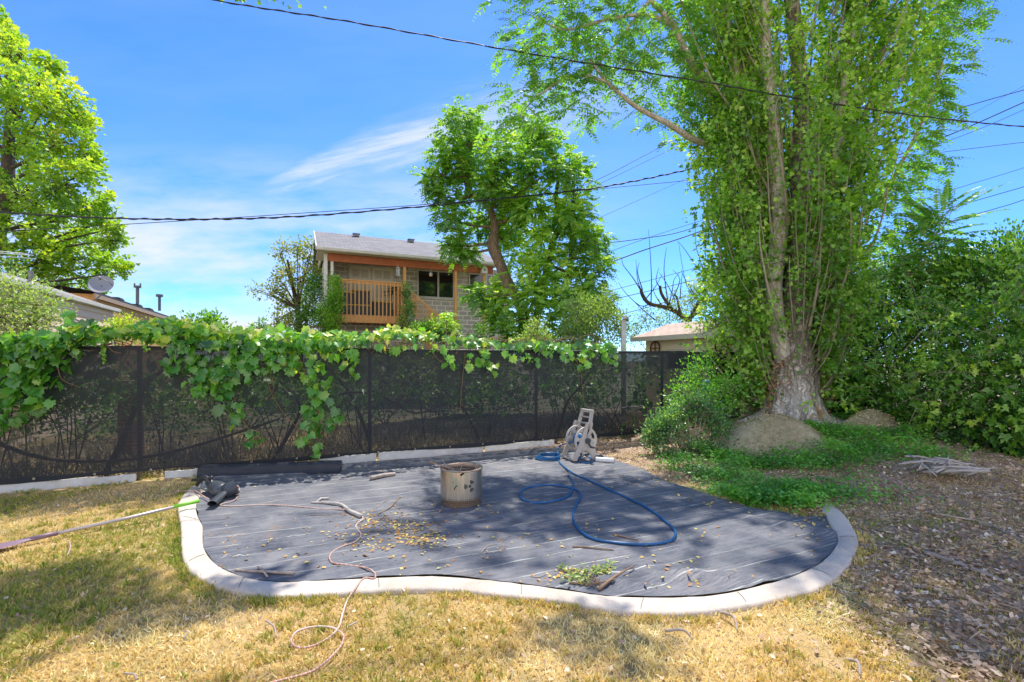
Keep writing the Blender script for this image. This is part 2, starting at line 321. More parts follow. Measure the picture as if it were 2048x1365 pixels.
def leafmesh(name, P, D, N, S, R, tpl, m, parent=None, jitter=True):
    P = np.asarray(P, float); n = len(P); D = unit(np.asarray(D, float)); N = np.asarray(N, float)
    N = unit(N-D*np.sum(N*D, 1, keepdims=True)); X = np.cross(D, N); tv, tf = tpl; k = len(tv)
    S = np.asarray(S, float).reshape(n, 1, 1)
    off = tv[None,:,0:1]*X[:,None,:]+tv[None,:,1:2]*D[:,None,:]+tv[None,:,2:3]*N[:,None,:]
    co = (P[:,None,:]+off*S).reshape(-1, 3)
    if parent is not None: co = co-np.array(parent.location)
    f = np.array(tf); q = f.shape[1]; fa = (f[None]+(np.arange(n)*k)[:,None,None]).reshape(-1, q)
    me = bpy.data.meshes.new(name); me.vertices.add(len(co)); me.vertices.foreach_set('co', co.ravel())
    me.loops.add(fa.size); me.loops.foreach_set('vertex_index', fa.ravel().astype(np.int32))
    me.polygons.add(len(fa)); me.polygons.foreach_set('loop_start', (np.arange(len(fa))*q).astype(np.int32))
    a = me.attributes.new('rnd', 'FLOAT', 'POINT'); a.data.foreach_set('value', np.repeat(np.clip(R, 0, 1), k).astype(np.float32))
    me.update(calc_edges=True); me.validate()
    o = bpy.data.objects.new(name, me); C.objects.link(o); me.materials.append(m)
    if parent is not None: o.parent = parent
    return o
def ball(n):
    v = rng.normal(size=(n, 3)); v = unit(v); return v
class Leaves:
    def __init__(s): s.P=[]; s.D=[]; s.N=[]; s.S=[]; s.R=[]
    def add(s, P, D, N, S, R): s.P.append(P); s.D.append(D); s.N.append(N); s.S.append(np.broadcast_to(S, (len(P),)).copy()); s.R.append(R)
    def cat(s): return [np.concatenate(a) for a in (s.P, s.D, s.N, s.S, s.R)]
    def build(s, name, tpl, m, parent=None): return leafmesh(name, *s.cat(), tpl, m, parent)
def clump(L, c, r, n, size, sub=.22, per=26, bias=(0,0,.3), shell=.5, tone=0.0, tw=None, twr=.006, flat=1.0):
    """leafy clump: n leaves on sub-tufts inside an ellipsoid; tw: MB receiving twigs"""
    c = np.array(c, float); r = np.array(r, float)*np.ones(3); m = max(3, int(n/per))
    d = ball(m); rad = rng.random(m)**(1/3.0); rad = shell+(1-shell)*rad if shell else rad
    rad = np.where(rng.random(m) < .25, rng.random(m), rad)
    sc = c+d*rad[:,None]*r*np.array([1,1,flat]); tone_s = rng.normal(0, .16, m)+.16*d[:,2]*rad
    idx = rng.integers(0, m, n); g = rng.normal(0, sub, (n, 3)); P = sc[idx]+g
    out = d[idx]*.8+unit(g)*.9+np.array(bias); D = unit(out+rng.normal(0, .45, (n, 3)))
    N = unit(np.array([0,0,1.0])+rng.normal(0, .6, (n, 3))); S = size*rng.uniform(.65, 1.25, n)
    L.add(P, D, N, S, .45+tone+tone_s[idx]+rng.normal(0, .13, n))
    if tw is not None:
        for q in sc[::2]:
            mid = (c+q)/2+rng.normal(0, .06, 3); tw.tube([c, mid, q], [twr*1.6, twr, twr*.4], 3, False)
    return sc
def frond(L, p, d, length, pairs, lf, tone, droop=.5, rach=None, tip=True, wd=.0):
    """pinnate leaf with paired leaflets along a drooping rachis"""
    p = np.array(p, float); d = np.array(d, float); d = d/np.linalg.norm(d)
    t = np.linspace(.18, 1, pairs); down = np.array([0,0,-1.0])
    pts = p+d*(t*length)[:,None]+down*(droop*length*t**2*.5)[:,None]
    tan = unit(d+down*(droop*t)[:,None]); side = np.cross(tan, np.array([0,0,1.0])); side = unit(side+1e-6)
    w = np.sin(np.clip(t*1.05, 0, 1)*math.pi*.82+.35); sz = lf*np.clip(w, .35, 1)
    for s in (-1, 1):
        D = unit(side*s+tan*.45+down*(.35+wd)+rng.normal(0, .1, (pairs, 3)))
        N = unit(np.cross(tan, side*1.0)*1.0+np.array([0,0,.5])+rng.normal(0, .25, (pairs, 3)))
        L.add(pts, D, N, sz, tone+rng.normal(0, .06, pairs))
    if rach is not None: rach.tube([p]+list(pts[::3]), [.006]+[.004]*len(pts[::3]), 3, False)
# ------------------------------------------------------------------ ground
CURB_OUT = [(404,962),(374,982),(357,1005),(355,1019),(361,1054),(362,1098),(369,1129),(388,1153),(434,1173),(494,1188),(540,1196),(640,1192),(780,1183),(880,1181),(1000,1192),(1128,1207),(1230,1223),(1333,1230),(1460,1220),(1563,1200),(1640,1177),(1691,1138),(1714,1102),(1716,1077),(1701,1046),(1681,1023),(1662,1010)]
CURB_IN = [(430,972),(405,990),(393,1010),(396,1033),(406,1054),(407,1087),(415,1109),(434,1131),(463,1146),(505,1159),(560,1165),(626,1163),(780,1156),(880,1154),(1000,1164),(1128,1182),(1230,1194),(1345,1196),(1440,1190),(1530,1170),(1592,1150),(1642,1126),(1668,1097),(1674,1077),(1660,1051),(1645,1023),(1642,1012)]
flat = lambda v: Vector((v.x, v.y, 0))
out_w = [flat(gnd(*p, .02)) for p in CURB_OUT]; in_w = [flat(gnd(*p, .02)) for p in CURB_IN]
BACK = [(1655,1040),(1600,1036),(1560,1028),(1500,1018),(1440,1002),(1380,982),(1330,966),(1280,940),(1235,925),(1180,905),(1120,899)]
fl = lambda px: (lambda Y: Vector(((px-HX)/F*Y, Y, 0)))(fenceY(px, -.22))
bed = [p for p in in_w]+[gnd(*p) for p in BACK]+[fl(p) for p in (1060,960,860,760,660,560,480,410)]
lawn_excl = [p for p in out_w]+[gnd(*p) for p in BACK]+[fl(p) for p in (1060,960,860,760,660,560,480,410)]
def inside(X, Y, poly):
    X = np.asarray(X); Y = np.asarray(Y); r = np.zeros(X.shape, bool); n = len(poly)
    for i in range(n):
        x1, y1 = poly[i][0], poly[i][1]; x2, y2 = poly[(i+1) % n][0], poly[(i+1) % n][1]
        if y1 == y2: continue
        c = ((y1 > Y) != (y2 > Y)) & (X < (x2-x1)*(Y-y1)/(y2-y1)+x1); r ^= c
    return r
def gh(x, y):
    d = math.hypot(x-6.6, (y-10.3)*.8); z = .36*sstep(3.9, .8, d)
    z += .02*mnoise.noise(Vector((x*1.3, y*1.3, 0)))+.008*mnoise.noise(Vector((x*6, y*6, 3)))
    return z
def axis(lo, hi, step, far):
    a = list(np.arange(lo, hi+1e-6, step)); g = step; b = hi; 
    while b < far: g *= 1.35; b += g; a.append(b)
    g = step; b = lo; pre = []
    while b > -far: g *= 1.35; b -= g; pre.append(b)
    return pre[::-1]+a
gx = axis(-7, 8, .09, 400); gy = axis(1.2, 11, .09, 400)
XX, YY = np.meshgrid(gx, gy, indexing='ij'); IN = inside(XX, YY, lawn_excl)
ZZ = np.array([[gh(x, y) if abs(x) < 40 and abs(y) < 40 else 0 for y in gy] for x in gx])
INs = IN & np.roll(IN, 1, 0) & np.roll(IN, -1, 0) & np.roll(IN, 1, 1) & np.roll(IN, -1, 1)
ZZ = np.where(INs, -.05+ZZ*.3, ZZ); ZZ = np.where(IN & ~INs, np.minimum(ZZ, -.01), ZZ)
nx, ny = len(gx), len(gy); gv = np.stack([XX, YY, ZZ], -1).reshape(-1, 3)
ii, jj = np.meshgrid(np.arange(nx-1), np.arange(ny-1), indexing='ij'); a = (ii*ny+jj).ravel(); fq = np.stack([a, a+ny, a+ny+1, a+1], 1)
me = bpy.data.meshes.new('ground'); me.vertices.add(len(gv)); me.vertices.foreach_set('co', gv.ravel())
me.loops.add(fq.size); me.loops.foreach_set('vertex_index', fq.ravel().astype(np.int32)); me.polygons.add(len(fq)); me.polygons.foreach_set('loop_start', (np.arange(len(fq))*4).astype(np.int32))
me.update(calc_edges=True); me.polygons.foreach_set('use_smooth', [True]*len(fq)); tag(link('ground', me, M['ground']), 'lawn and bare soil of the back yard', None, None, 'structure')
# ------------------------------------------------------------------ bed fabric
def fabz(x, y):
    u = x*U.x+y*U.y; v = x*V.x+y*V.y
    z = .012+.014*mnoise.noise(Vector((u*.9, v*4.5, 1)))+.016*mnoise.noise(Vector((u*.5, v*1.3, 4)))+.010*abs(mnoise.noise(Vector((u*2.2+v*.6, v*6+u*.8, 8))))
    # a rumpled fold near the front edge and one on the left
    for (px, py, L, w, h, ang) in ((1330,1162,.62,.05,.05,.12),(1265,1145,.35,.035,.035,.5),(500,1045,.4,.02,.03,.38),(1600,1060,.5,.06,.03,-.7),(1430,1168,.35,.04,.045,-.15),(520,1092,.22,.02,.035,.5),(455,1120,.18,.02,.03,1.1),(1090,1010,.5,.03,.018,.42),(880,1090,.7,.03,.014,.5),(1240,1178,.3,.025,.035,.1),(1560,1135,.25,.025,.03,.6)):
        c = gnd(px, py); dx, dy = x-c.x, y-c.y; a = dx*math.cos(ang)+dy*math.sin(ang); b = -dx*math.sin(ang)+dy*math.cos(ang)+.03*math.sin(a*14)
        z += h*math.exp(-(a/L)**2)*math.exp(-(b/w)**2)
    return z+.012
bnd = []
nb = len(bed)
for i in range(nb):
    p, q = bed[i], bed[(i+1) % nb]; k = max(1, int((q-p).length/.12))
    for j in range(k): 
        w = p.lerp(q, j/k); bnd.append(Vector((w.x+random.uniform(-.012,.012), w.y+random.uniform(-.012,.012))))
bx = [p.x for p in bnd]; by = [p.y for p in bnd]
g1, g2 = np.meshgrid(np.arange(min(bx), max(bx), .055), np.arange(min(by), max(by), .055)); g1 = g1.ravel()+rng.uniform(-.01,.01,g1.size); g2 = g2.ravel()+rng.uniform(-.01,.01,g2.size)
ok = inside(g1, g2, [(p.x, p.y) for p in bnd]); pts2 = bnd+[Vector((x, y)) for x, y in zip(g1[ok], g2[ok])]
res = delaunay_2d_cdt(pts2, [], [list(range(len(bnd)))], 1, 1e-5)
mb = MB(); mb.v = [(p.x, p.y, fabz(p.x, p.y)) for p in res[0]]; mb.f = [tuple(f) for f in res[2]]
o = mb.build('landscape_fabric', M['fabric'], smooth=True)
for p in o.data.polygons:
    if p.normal.z < 0: p.flip()
tag(o, 'dark woven weed barrier fabric with pale stripes covering the curbed garden bed', 'landscape fabric')
# ------------------------------------------------------------------ curb
oc = spline(out_w, 6); ic = spline(in_w, 6); mb = MB(); n = len(oc); prof = []
for i in range(n):
    o_, i_ = oc[i], ic[i]; d = (i_-o_); w = mnoise.noise(Vector((i*.13, 0, 0)))*.006
    hz = .032+w+.005*mnoise.noise(Vector((i*.9, 5, 0)))
    row = [o_-d*.02+Vector((0,0,-.08)), o_+Vector((0,0,hz-.022)), o_+d*.04+Vector((0,0,hz-.006)), o_+d*.12+Vector((0,0,hz)), o_+d*.5+Vector((0,0,hz+.006)), o_+d*.88+Vector((0,0,hz)), i_-d*.04+Vector((0,0,hz-.006)), i_+d*.0+Vector((0,0,hz-.03)), i_+d*.03+Vector((0,0,-.08))]
    mb.v += [tuple(p) for p in row]
k = 9
for i in range(n-1):
    for j in range(k-1): mb.f.append((i*k+j, i*k+j+1, (i+1)*k+j+1, (i+1)*k+j))
mb.f.append(tuple(range(k-1, -1, -1))); mb.f.append(tuple((n-1)*k+j for j in range(k)))
curb = thing('concrete_curb', 'pale poured concrete edging curving around the fabric bed', 'curb', in_w[12])
mb.build('kerb_strip', M['conc'], curb, smooth=True)
M['joint'] = simple('joint_dark', (.2,.18,.16), None, 5, .95, 0)  # dark colour of the control joints
for f in (.14,.235,.335,.46,.555,.64,.71,.79,.885):
    i = int(f*(n-1)); o_, i_ = oc[i], ic[i]; d = i_-o_; mb = MB()
    hz = .0335+mnoise.noise(Vector((i*.13,0,0)))*.006
    q = [o_+d*.03+Vector((0,0,hz-.022)), o_+d*.2+Vector((0,0,hz+.0015)), o_+d*.5+Vector((0,0,hz+.0075)), o_+d*.85+Vector((0,0,hz+.0015)), i_-d*.03+Vector((0,0,hz-.016))]
    mb.tube(q, .0022, 5, True); mb.build('control_joint', M['joint'], curb)
# ------------------------------------------------------------------ lawn, litter
def hnz(P, s, o=0): return np.array([mnoise.noise(Vector((x*s+o, y*s, o))) for x, y in P[:,:2]])
def ghv(P): return np.array([gh(x, y) for x, y in P[:,:2]])
def split_x(y): return np.where(np.asarray(y) > 6.2, .3, 1.75+.22*np.asarray(y))           # border between lawn and leaf litter
fence_line = lambda x: 8.72+.448*x
def in_curb(P): return inside(P[:,0], P[:,1], [(p.x, p.y) for p in lawn_excl])
n = 210000; Y = 2.0+(rng.random(n)**1.25)*6.3; X = (rng.random(n)*2-1)*1.16*Y
P = np.stack([X, Y, np.zeros(n)], 1); P = P[(~in_curb(P)) & (P[:,1] < fence_line(P[:,0])-.3)]
right = P[:,0] > split_x(P[:,1])+.5*hnz(P, 1.1, 7); keep = (~right) | (rng.random(len(P)) < .75*(hnz(P, 1.7, 2) > -.15)+.15); P = P[keep]; right = right[keep]
bare = hnz(P, 2.1, 11); P_ = (bare > -.42) | (rng.random(len(P)) < .35); P = P[P_]; right = right[P_]
P = P[(P[:,0]-4.85)**2+(P[:,1]-8.6)**2 > .8]; right = P[:,0] > split_x(P[:,1])+.5*hnz(P, 1.1, 7)
n = len(P); P[:,2] = ghv(P)-.006
g = hnz(P, .75, 5)+.6*hnz(P, 2.3, 9); leftness = np.clip((-P[:,0]-.2)/2.2, 0, 1)
cd = hnz(P, 6, 1)
near_curb = np.clip(1-np.abs(inside(P[:,0], P[:,1]+.16, [(p.x,p.y) for p in lawn_excl])*1.0-1), 0, 1)
R = .86-.30*leftness-g*.36+rng.normal(0, .14, n)-.30*near_curb*(hnz(P, 3, 4) > -.05); R = np.where(right, np.clip(.62+rng.normal(0,.2,n)-.4*(g > .4), 0, 1), R)
D = unit(np.stack([rng.normal(0,.75,n), rng.normal(0,.75,n), np.full(n, .8)], 1)); S = rng.uniform(.018,.05,n)*(1.15-.25*right)*(1+.35*(R < .35))
T_BLADE = (np.array([(-.055,0,0),(.055,0,0),(.04,.55,.0),(.0,1,-.22)]), [(0,1,2),(0,2,3)])
tag(leafmesh('grass', P, D, rng.normal(size=(n,3)), S, R, T_BLADE, M['grass']), 'short dry lawn grass with green patches around the bed', 'grass', None, 'stuff')
nt = 5200; Y = 2.1+rng.random(nt)**1.1*4.6; X = (rng.random(nt)*2-1)*1.13*Y; T0 = np.stack([X, Y, np.zeros(nt)], 1)
edge = np.array([tuple(o_+(o_-i_)*random.uniform(.02,.35)) for o_, i_ in zip(spline(out_w, 40), spline(in_w, 40))]); edge = edge[(rng.random(len(edge)) < .62) & (hnz(edge, 2.2, 17) > -.12)]
T0 = T0[(hnz(T0, .75, 5)+.6*hnz(T0, 2.3, 9) > .05-.25*(T0[:,0] < -1.2)) | (rng.random(len(T0)) < .12)]; T0 = np.concatenate([T0, edge]); T0 = T0[~in_curb(T0) | (rng.random(len(T0)) < .0)]; T0 = T0[T0[:,0] < split_x(T0[:,1])+.6]
kb = 13; P = np.repeat(T0, kb, 0)+rng.normal(0,.014,(len(T0)*kb,3))*np.array([1,1,0]); P[:,2] = ghv(P)-.004; m_ = len(P); tt_ = np.repeat(rng.normal(0,.13,len(T0)), kb)
D = unit(np.stack([rng.normal(0,.5,m_), rng.normal(0,.5,m_), np.full(m_, 1.0)], 1)); gl = np.clip((-P[:,0]+.6)/3, 0, 1)
tag(leafmesh('grass_tufts', P, D, rng.normal(size=(m_,3)), rng.uniform(.022,.06,m_), .58-.26*gl+tt_+rng.normal(0,.1,m_), (T_BLADE[0]*np.array([.75,1,1.4]), T_BLADE[1]), M['grass']), 'longer green grass tufts along the curb and in patches of the lawn', 'grass', None, 'stuff')
# litter
def scatter(n, fx, fy): return np.stack([fx(n), fy(n), np.zeros(n)], 1)
n = 52000; Y = 2.1+rng.random(n)**1.1*8.2; X = (rng.random(n)*1.25)*Y; P = np.stack([X, Y, np.zeros(n)], 1)
sx = split_x(P[:,1])+.5*hnz(P, 1.1, 7); pr = np.clip((P[:,0]-sx+.5)/1.1, 0.03, 1)
P = P[(rng.random(n) < pr) & (~in_curb(P)) & (P[:,1] < fence_line(P[:,0])+.0)]; n = len(P)
P = P[(hnz(P, 1.9, 21) > -.28) | (rng.random(n) < .4)]; n = len(P)
P[:,2] = ghv(P)+rng.uniform(.0,.025,n); D = unit(np.stack([rng.normal(size=n), rng.normal(size=n), rng.normal(0,.25,n)], 1)); N = unit(np.stack([rng.normal(0,.45,n), rng.normal(0,.45,n), np.ones(n)], 1))
tag(leafmesh('leaf_litter', P, D, N, rng.uniform(.018,.052,n), np.clip(.38+.25*hnz(P, 1.2, 30)+rng.normal(0,.25,n), 0, 1), T_SIMPLE, M['litter']), 'fallen brown leaves carpeting the soil under the trees', 'fallen leaves', None, 'stuff')
n = 1700; Y = 2.3+rng.random(n)*6.5; X = split_x(Y)+rng.random(n)*(1.2*Y-split_x(Y)); P = np.stack([X, Y, 0*X], 1); P = P[(~in_curb(P)) & (P[:,1] < fence_line(P[:,0]))]; n = len(P); P[:,2] = ghv(P)+.02
tag(leafmesh('large_fallen_leaves', P, unit(rng.normal(size=(n,3))*np.array([1,1,.25])), unit(rng.normal(0,.5,(n,3))+np.array([0,0,1])), rng.uniform(.03,.06,n), np.clip(rng.normal(.35,.3,n),0,1), T_MAPLE, M['litter']), 'larger curled dry leaves lying over the litter at right', 'fallen leaves', None, 'stuff')
n = 1500; Y = 2.3+rng.random(n)*6.5; X = split_x(Y)-.4+rng.random(n)*(1.2*Y-split_x(Y)); P = np.stack([X, Y, 0*X], 1); P = P[(~in_curb(P)) & (P[:,1] < fence_line(P[:,0]))]; n = len(P); P[:,2] = ghv(P)+.02
tag(leafmesh('fallen_twigs', P, unit(rng.normal(size=(n,3))*np.array([1,1,.12])), rng.normal(size=(n,3)), rng.uniform(.04,.13,n), np.clip(rng.normal(.5,.3,n),0,1), (np.array([(-.018,0,0),(.018,0,0),(.03,.55,.03),(.0,1,0)]), [(0,1,2),(0,2,3)]), M['litter']), 'thin dry twigs and stalks strewn through the litter', 'twigs', None, 'stuff')
# sparse litter over lawn
n = 900; Y = 2.1+rng.random(n)*3.2; X = (rng.random(n)*2-1)*1.1*Y; P = np.stack([X, Y, np.zeros(n)], 1); P = P[~in_curb(P)]; n = len(P); P[:,2] = ghv(P)+.02
tag(leafmesh('fallen_leaves', P, unit(rng.normal(size=(n,3))*np.array([1,1,.3])), unit(rng.normal(0,.4,(n,3))+np.array([0,0,1])), rng.uniform(.02,.045,n), rng.random(n), T_SIMPLE, M['litter']), 'scattered dry leaves lying on the lawn', 'fallen leaves', None, 'stuff')
# orange leaves on the fabric
Ls = []
for (px, py, sx_, sy_, k) in ((1480,1120,120,30,14),(560,1120,60,30,12),(1420,1010,60,12,50),(1620,1050,20,18,40),(1000,1175,250,6,30),(450,1110,20,30,30),(1300,960,60,12,80),(720,940,160,5,50),(825,1062,40,14,190),(840,1090,26,8,90),(760,1048,35,14,90),(740,1085,45,16,60),(790,1075,80,30,110),(880,1060,120,45,90),(1100,1110,220,40,110),(640,1100,120,40,40),(930,1030,60,10,30),(1250,1010,150,40,30),(1150,1155,40,10,60)):
    for _ in range(k):
        q = gnd(random.gauss(px, sx_), min(1185, random.gauss(py, sy_))); Ls.append(q)
P = np.array([(q.x, q.y, fabz(q.x, q.y)+.006) for q in Ls]); ok = inside(P[:,0], P[:,1], [(p.x,p.y) for p in bed]); P = P[ok]; n = len(P)
tag(leafmesh('dry_leaves', P, unit(rng.normal(size=(n,3))*np.array([1,1,.15])), unit(rng.normal(0,.35,(n,3))+np.array([0,0,1])), rng.uniform(.012,.05,n)**1.0, rng.random(n)**1.3, T_SIMPLE, M['orange']), 'orange and yellow dry leaf scraps scattered on the dark fabric', 'fallen leaves', None, 'stuff')
# ground cover
L = Leaves()
for (px, py, Y0, rx, ry, k) in ((1560,985,0,1.1,.45,2600),(1430,950,0,.5,.35,700),(1640,930,0,.9,.5,1500),(1500,1000,0,.5,.3,900),(1730,920,0,.9,.4,1200),(1590,1005,0,.35,.2,500),(1690,900,0,.5,.5,900),(1360,930,0,.35,.25,400),(1450,915,0,.45,.3,700),(1620,893,0,.6,.35,900),(1790,905,0,.6,.4,900),(1660,872,0,.5,.4,700),(1520,930,0,.6,.25,800),(1850,930,0,.5,.3,500)):
    k = int(k*1.6); c = gnd(px, py, .05); a = rng.normal(0, .5, (k, 2)); x = c.x+a[:,0]*rx; y = c.y+a[:,1]*ry; P = np.stack([x, y, 0*x], 1)
    P[:,2] = ghv(P)+rng.uniform(.01,.16,k)+.22*np.maximum(0, hnz(P, 2.5, 3)); e = ~in_curb(P); P = P[e]; k = len(P)
    L.add(P, unit(rng.normal(size=(k,3))*np.array([1,1,.3])+np.array([0,-.4,-.1])), unit(rng.normal(0,.4,(k,3))+np.array([0,-.2,1])), rng.uniform(.03,.06,k), .45+.4*hnz(P, 2.2, 5)+rng.normal(0,.15,k))
tag(L.build('ground_cover', T_SIMPLE, M['ivy']), 'low green creeper spreading over the soil in front of the trunk', 'ground cover', None, 'stuff')
# ------------------------------------------------------------------ fence
fo = Vector((0, 8.72, 0))
def fp(px, z=0.0, off=0.0):
    Y = fenceY(px, off); return Vector(((px-HX)/F*Y, Y, z))
S0 = -11.5; S1 = 9.2
fence = thing('privacy_fence', 'tall black mesh screen fence on metal posts with vines draped over its top', 'fence', fo)
mb = MB(); ns = 170; nz = 12
for i in range(ns+1):
    s = S0+(S1-S0)*i/ns; b = fo+U*s
    for j in range(nz+1):
        t = j/nz; z = .12+1.71*t
        ph = (s+5.55)/3.03; sag = abs(math.sin(ph*math.pi)); zz = z-.022*sag*t+(.02*math.sin(s*2.1)+.012*mnoise.noise(Vector((s*3,0,0))))*(1-t)
        off = -.055-.05*mnoise.noise(Vector((s*.8, z*.9, 0)))*math.sin(math.pi*t)-.02*(1-t)*mnoise.noise(Vector((s*4, 0, 5)))
        mb.v.append(tuple(b+V*off+Vector((0,0,zz))))
for i in range(ns):
    for j in range(nz):
        a = i*(nz+1)+j; mb.f.append((a, a+nz+1, a+nz+2, a+1))
mb.build('mesh_screen', M['scrim'], fence, smooth=True)
for k in range(-2, 5):
    c = fo+U*(-5.55+3.03*k)+V*.03; mb = MB(); mb.tube([c+Vector((0,0,-.1)), c+Vector((0,0,1.82))], .03, 10); mb.build('post', M['post'], fence, smooth=True)
mb = MB(); mb.tube([fo+U*S0+Vector((0,0,1.80)), fo+U*S1+Vector((0,0,1.80))], .021, 8); mb.build('top_rail', M['post'], fence, smooth=True)
M['grommet'] = simple('brass_grommet', (.5,.46,.36), None, 5, .4, 0, metal=.5)
for k in range(34):
    s = -10.8+k*.6; c = fo+U*s+V*(-.075)+Vector((0,0,.15)); mb = MB(); R3 = Matrix.Translation(c)@Matrix.Rotation(TH,4,'Z')@Matrix.Rotation(math.pi/2,4,'X')
    mb.lathe([(.006,0),(.006,.006),(.014,.006),(.014,0)], 12, R3); mb.build('grommet', M['grommet'], fence)
# white boards along the foot
def board(pa, pb, h, label, mm='wboard', off=-.03, z0=-.01):
    a = fp(pa, 0, off); b = fp(pb, 0, off); t = thing('edging_board', label, 'board', a, 0, 'white boards along the fence foot')
    mb = MB(); k = 10
    for i in range(k+1):
        p = a.lerp(b, i/k)+V*(.006*math.sin(i*1.3)); 
        zt = h+.006*math.sin(i*2.1)
        for q in ((-.012,z0),(.012,z0),(.012,zt),(-.012,zt)): mb.v.append(tuple(p+V*q[0]+Vector((0,0,q[1]))))
    for i in range(k):
        for j in range(4): mb.f.append((i*4+j, i*4+(j+1)%4, (i+1)*4+(j+1)%4, (i+1)*4+j))
    mb.f += [(3,2,1,0), (k*4,k*4+1,k*4+2,k*4+3)]
    o = mb.build('board_face', M[mm], t); return t
board(-80, 272, .10, 'long white board under the fence at the left end of the lawn')
board(330, 395, .10, 'short white board under the fence left of the rolled fabric')
board(640, 752, .12, 'white board under the fence just right of the rolled fabric')
board(757, 966, .13, 'long bluish white board under the fence behind the fire pit')
board(970, 1108, .115, 'crumpled white strip under the fence left of the hose reel', 'white')
# ------------------------------------------------------------------ fabric roll
a = fp(400, 0, -.62); a = gnd(400, 955); b = gnd(683, 944); d = (b-a).normalized()
t = thing('fabric_roll', 'rolled up black landscape fabric lying along the foot of the fence', 'fabric roll', (a+b)/2)
mb = MB(); nn = 26; pts = [a.lerp(b, i/nn)+Vector((0,0,.085+.006*math.sin(i*.9))) for i in range(nn+1)]
mb.tube(pts, [.082+.006*mnoise.noise(Vector((i*.4,0,0))) for i in range(nn+1)], 20, True, rough=.05); mb.build('roll_body', M['roll'], t, smooth=True)
sp = []; n_ = 60; side = Vector((d.y,-d.x,0))
mb = MB()
for i in range(n_): 
    an = i*.45; r = .012+.062*i/n_; sp.append(b+d*.004+Vector((0,0,.085))+side*(math.cos(an)*r)+Vector((0,0,math.sin(an)*r)))
mb.tube(sp, .0035, 4, False); mb.build('rolled_edge', M['fabric'], t)
mb = MB(); fl_ = [a.lerp(b, i/nn) for i in range(nn+1)]
for i, p in enumerate(fl_):
    for q, z in ((0,.17),(.05,.15),(.085,.09),(.10,.03),(.17+.02*math.sin(i),.022)): mb.v.append(tuple(p+side*(q)+Vector((0,0,z))))
for i in range(nn):
    for j in range(4): mb.f.append((i*5+j, i*5+j+1, (i+1)*5+j+1, (i+1)*5+j))
mb.build('loose_flap', M['roll'], t, smooth=True)
# ------------------------------------------------------------------ fire pit
FP = gnd(923, 1008); FP.z = .02
pit = thing('fire_pit', 'round stainless steel fire pit standing on the fabric with sticks in it', 'fire pit', FP)
def steel():
    m, t, b, co = newmat('brushed_steel'); s = t.scale(co, (9,9,.6)); n = t.noise(s, 6, 4)
    sep = t.n.new('ShaderNodeSeparateXYZ'); t.l.new(co, sep.inputs[0])
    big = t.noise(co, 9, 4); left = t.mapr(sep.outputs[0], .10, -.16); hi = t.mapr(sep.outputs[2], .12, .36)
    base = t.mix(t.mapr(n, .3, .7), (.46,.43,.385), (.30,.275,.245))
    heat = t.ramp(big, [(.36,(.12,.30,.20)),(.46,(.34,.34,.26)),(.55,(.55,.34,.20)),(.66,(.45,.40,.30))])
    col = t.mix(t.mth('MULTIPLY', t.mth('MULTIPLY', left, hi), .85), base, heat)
    t.l.new(col, b.inputs['Base Color']); b.inputs['Metallic'].default_value = .85; b.inputs['Roughness'].default_value = .33; t.l.new(t.bump(n, .12, .002), b.inputs['Normal']); return m
M['steel'] = steel(); M['hole'] = simple('soot', (.006,.006,.006), None, 5, .9, 0); M['paint'] = simple('black_spray_paint', (.03,.03,.032), (.09,.09,.085), 22, .6, 0)
M['rustring'] = simple('heat_stained_steel', (.40,.24,.14), (.30,.26,.22), 10, .5, .1, metal=.5); M['soot'] = simple('sooty_steel', (.10,.095,.09), (.2,.18,.16), 12, .6, .1, metal=.4)
T = Matrix.Translation(FP)
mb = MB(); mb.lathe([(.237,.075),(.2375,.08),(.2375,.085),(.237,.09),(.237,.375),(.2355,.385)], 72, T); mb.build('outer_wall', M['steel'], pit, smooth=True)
mb = MB(); mb.lathe([(.2355,.385),(.241,.388),(.243,.394),(.240,.40),(.233,.403),(.205,.399),(.200,.394),(.200,.36)], 72, T); rim = mb.build('rim', M['rustring'], pit, smooth=True)
mb = MB(); mb.lathe([(.205,.392),(.205,.10),(.0,.095)], 48, T); mb.build('inner_wall', M['soot'], pit, smooth=True)
mb = MB(); mb.lathe([(.195,0),(.212,.003),(.214,.008),(.214,.06),(.236,.076)], 60, T); mb.build('base_ring', M['rustring'], pit, smooth=True)
def dots(r, z, k, rad, ph=0, inward=False):
    mb = MB()
    for i in range(k):
        a = 2*math.pi*(i+ph)/k; c = Vector((math.cos(a)*r, math.sin(a)*r, z)); nrm = Vector((math.cos(a), math.sin(a), 0))*( -1 if inward else 1); x = Vector((-math.sin(a), math.cos(a), 0))
        v = [FP+c+nrm*.0012+x*(math.cos(q*math.pi/4)*rad)+Vector((0,0,math.sin(q*math.pi/4)*rad)) for q in range(8)]; mb.add(v, [tuple(range(8))])
    return mb
dots(.2372, .092, 74, .0042).build('vent_holes', M['hole'], pit)
mb = dots(.2142, .022, 52, .0062); m2 = dots(.2142, .042, 52, .0062, .5); mb.add(m2.v, m2.f); mb.build('base_vent_holes', M['hole'], pit)
dots(.2048, .372, 60, .005, 0, True).build('inner_vent_holes', M['hole'], pit)
def on_cyl(poly, ac, zc, r=.2385):   # polygon (x,z) wrapped on the wall; ac angle
    return [FP+Vector((math.cos(ac+x/r)*r, math.sin(ac+x/r)*r, zc+z)) for x, z in poly]
AC = math.radians(-84+13+10); mb = MB()
AC = -math.pi/2+.16+math.asin(min(1, (937-923)/84/.5))
ZC = .235
